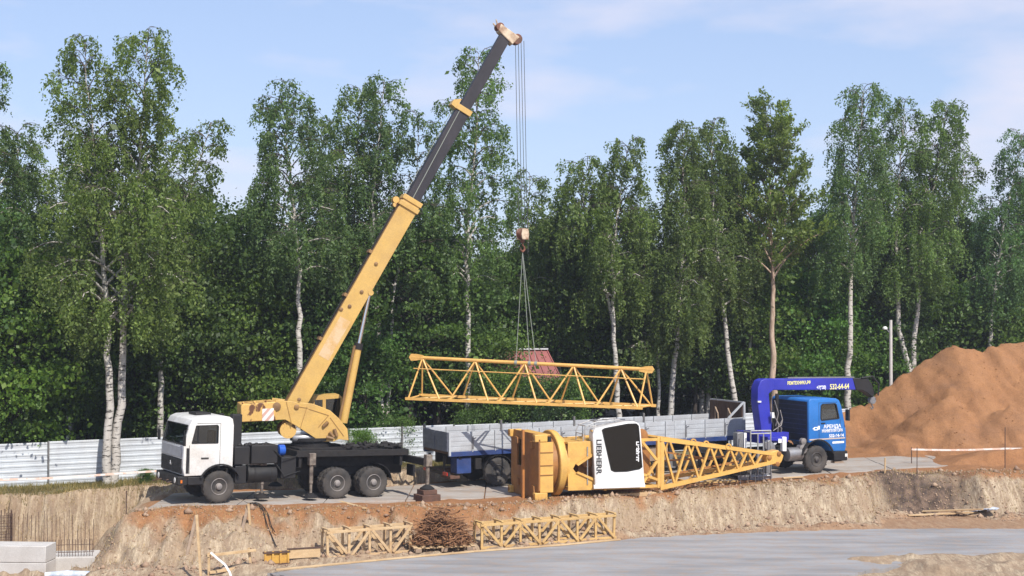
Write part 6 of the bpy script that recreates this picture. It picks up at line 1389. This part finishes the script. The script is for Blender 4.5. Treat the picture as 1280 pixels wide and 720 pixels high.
# drooping branch over the trailer tail and low shrubs by the fence
GS = 'low shrubs at the fence foot'
for (px, pl_, s, lm, lb) in ((452, -.9, .26, 'leafbright', 'low light green shrub before the fence behind the crane deck'), (180, -1.7, .10, 'leafmid', 'small weed clump on the verge by the tape end'), (188, -1.5, .09, 'leafmid', 'tiny weed clump on the verge nearest the crane bumper'), (590, .8, .34, 'leafmid', 'low leafy shrub behind the fence above the trailer tail'), (498, .6, .32, 'leafmid', 'low leafy shrub behind the fence above the rear crane jack'), (632, .9, .60, 'leafmid', 'green leafy shrub before the wall of the red roofed hut'), (668, .7, .54, 'leafdark', 'dark leafy shrub below the red roof beside the trailer stakes'), (702, 1.0, .56, 'leafmid', 'green leafy shrub at the corner of the red roofed hut')):
    under(2, lm, px, fd_(px) + pl_, s, lb, GS, rg.uniform(0, 6), 'shrub', 'leafy_shrub', 1.0)
# grass on the verge
rng = np.random.default_rng(5); n = 22000; X = rng.uniform(-22, 0, n); off = rng.uniform(-2.75, -.05, n); keep = (fbm(V3, X * .7, off * .7, 3) + .25 * (off > -1.4)) > .02; X = X[keep]; off = off[keep]; Y = yfence(X) + off; Z = height(X, Y)
n = len(X); hgt = rng.uniform(.06, .22, n); a = rng.uniform(0, 6.28, n); wv = .012
bl = np.stack([np.stack([X - np.cos(a) * wv, Y - np.sin(a) * wv, Z - .02], 1), np.stack([X + np.cos(a) * wv, Y + np.sin(a) * wv, Z - .02], 1), np.stack([X + rng.normal(0, .05, n), Y + rng.normal(0, .05, n), Z + hgt], 1)], 1).reshape(-1, 3).astype(np.float32)
me = bpy.data.meshes.new('grass'); me.vertices.add(3 * n); me.vertices.foreach_set('co', bl.ravel()); me.loops.add(3 * n); me.polygons.add(n); me.loops.foreach_set('vertex_index', np.arange(3 * n, dtype=np.int32)); me.polygons.foreach_set('loop_start', np.arange(0, 3 * n, 3, dtype=np.int32)); me.update()
me.materials.append(M['grass']); tag(link('grass', me), 'thin dry grass on the verge below the white fence', 'grass', kind='stuff')
# dry straw and rootlets hanging on the cut faces
rng = np.random.default_rng(15); n = 9000; X = rng.uniform(-14, 22, n); lp_, fo_ = np.interp(X, LIPX, LIPY), np.interp(X, FOOX, FOOY); Y = fo_ + (lp_ - fo_ + .25) * rng.random(n) ** .7
n2 = 4500; X2 = rng.uniform(-20, -1, n2); Y2 = yfence(X2) - 2.6 - .75 * rng.random(n2); X = np.concatenate([X, X2]); Y = np.concatenate([Y, Y2]); n = len(X); Z = height(X, Y); hgt = rng.uniform(.05, .17, n); a = rng.uniform(0, 6.28, n); wv = .009
bl = np.stack([np.stack([X - np.cos(a) * wv, Y - np.sin(a) * wv, Z + .02], 1), np.stack([X + np.cos(a) * wv, Y + np.sin(a) * wv, Z + .02], 1), np.stack([X + rng.normal(0, .035, n), Y - .03 - .06 * rng.random(n), Z + .02 + hgt * np.where(rng.random(n) < .6, 1, -.6)], 1)], 1).reshape(-1, 3).astype(np.float32)
me = bpy.data.meshes.new('straw'); me.vertices.add(3 * n); me.vertices.foreach_set('co', bl.ravel()); me.loops.add(3 * n); me.polygons.add(n); me.loops.foreach_set('vertex_index', np.arange(3 * n, dtype=np.int32)); me.polygons.foreach_set('loop_start', np.arange(0, 3 * n, 3, dtype=np.int32)); me.update()
M['straw'] = leafmat('dry_straw', (0.30, 0.225, 0.13), (0.42, 0.33, 0.20), (0.52, 0.43, 0.28), 0.2); me.materials.append(M['straw']); tag(link('dry_straw', me), 'dry straw and rootlets on the cut faces of the pit edge', 'straw', kind='stuff')
# clods and crumbs on slope, lip and floor
def clods(n, sel, lo, hi, seed):
    rng = np.random.default_rng(seed); X, Y = sel(rng, n); Z = height(X, Y); s = lo + (hi - lo) * rng.random(n) ** 3
    o = np.array([[1, 0, 0], [0, 1, 0], [-1, 0, 0], [0, -1, 0], [0, 0, .8], [0, 0, -.8]], float)
    v = (o[None] * (1 + rng.normal(0, .22, (n, 6, 1)))) * s[:, None, None]; th = rng.uniform(0, 6.28, n); c, q_ = np.cos(th), np.sin(th)
    v = np.stack([v[..., 0] * c[:, None] - v[..., 1] * q_[:, None], v[..., 0] * q_[:, None] + v[..., 1] * c[:, None], v[..., 2]], -1) + np.stack([X, Y, Z + s * .2], -1)[:, None, :]
    f = np.array([[0, 1, 4], [1, 2, 4], [2, 3, 4], [3, 0, 4], [1, 0, 5], [2, 1, 5], [3, 2, 5], [0, 3, 5]]); F_ = (f[None] + (np.arange(n) * 6)[:, None, None]).reshape(-1)
    me = bpy.data.meshes.new('clods'); me.vertices.add(6 * n); me.vertices.foreach_set('co', v.reshape(-1).astype(np.float32)); m_ = 8 * n; me.loops.add(3 * m_); me.polygons.add(m_); me.loops.foreach_set('vertex_index', F_.astype(np.int32)); me.polygons.foreach_set('loop_start', np.arange(0, 3 * m_, 3, dtype=np.int32)); me.update(); return me
def sel_slope(rng, n):
    X = rng.uniform(-14, 24, n); lip = np.interp(X, LIPX, LIPY); fo = np.interp(X, FOOX, FOOY); return X, fo - 1.0 + (lip - fo + 1.8) * rng.random(n)
def sel_mound(rng, n): return rng.uniform(16, 30, n), rng.uniform(63.5, 72, n)
_h = height; height = lambda x, y: mound(x, y)
me = clods(1500, sel_mound, .01, .05, 9); me.materials.append(M['sand']); tag(link('sand_clods', me), 'loose sand clods on the face of the large sand heap', 'soil', kind='stuff')
height = _h
me = clods(9000, sel_slope, .008, .06, 6); me.materials.append(pmat('clod_soil', (0.40, 0.28, 0.19), (0.26, 0.165, 0.11), 1.2, 0.95)); tag(link('soil_clods', me), 'loose soil crumbs on the slope and foot of the pit edge', 'soil', kind='stuff')

def sel_foot(rng, n):
    X = rng.uniform(-14, 24, n); fo = np.interp(X, FOOX, FOOY); lip = np.interp(X, LIPX, LIPY); k = rng.random(n); return X, np.where(k < .6, fo + rng.normal(-.1, .35, n), lip + rng.normal(.1, .3, n))
me = clods(900, sel_foot, .03, .15, 16); me.materials.append(bpy.data.materials['clod_soil']); tag(link('soil_lumps', me), 'larger soil lumps scattered along the foot and lip of the pit edge', 'soil', kind='stuff')

# ------------------------------------------------------------------ summer haze
b = MB(); b.box(-1000, 1000, -200, 1800, -6, 24); hz_o = b.build('haze', None, smooth=0) if False else None
me = b.mesh('haze', 0); hm = bpy.data.materials.new('haze'); hm.use_nodes = True; t = hm.node_tree; t.nodes.clear()
o_ = N(t, 'ShaderNodeOutputMaterial'); pv = N(t, 'ShaderNodeVolumePrincipled'); pv.inputs['Color'].default_value = (0.86, 0.91, 1.0, 1); pv.inputs['Density'].default_value = 0.0006; pv.inputs['Anisotropy'].default_value = 0.3
t.links.new(pv.outputs[0], o_.inputs['Volume']); me.materials.append(hm); tag(link('haze', me), kind='stuff')
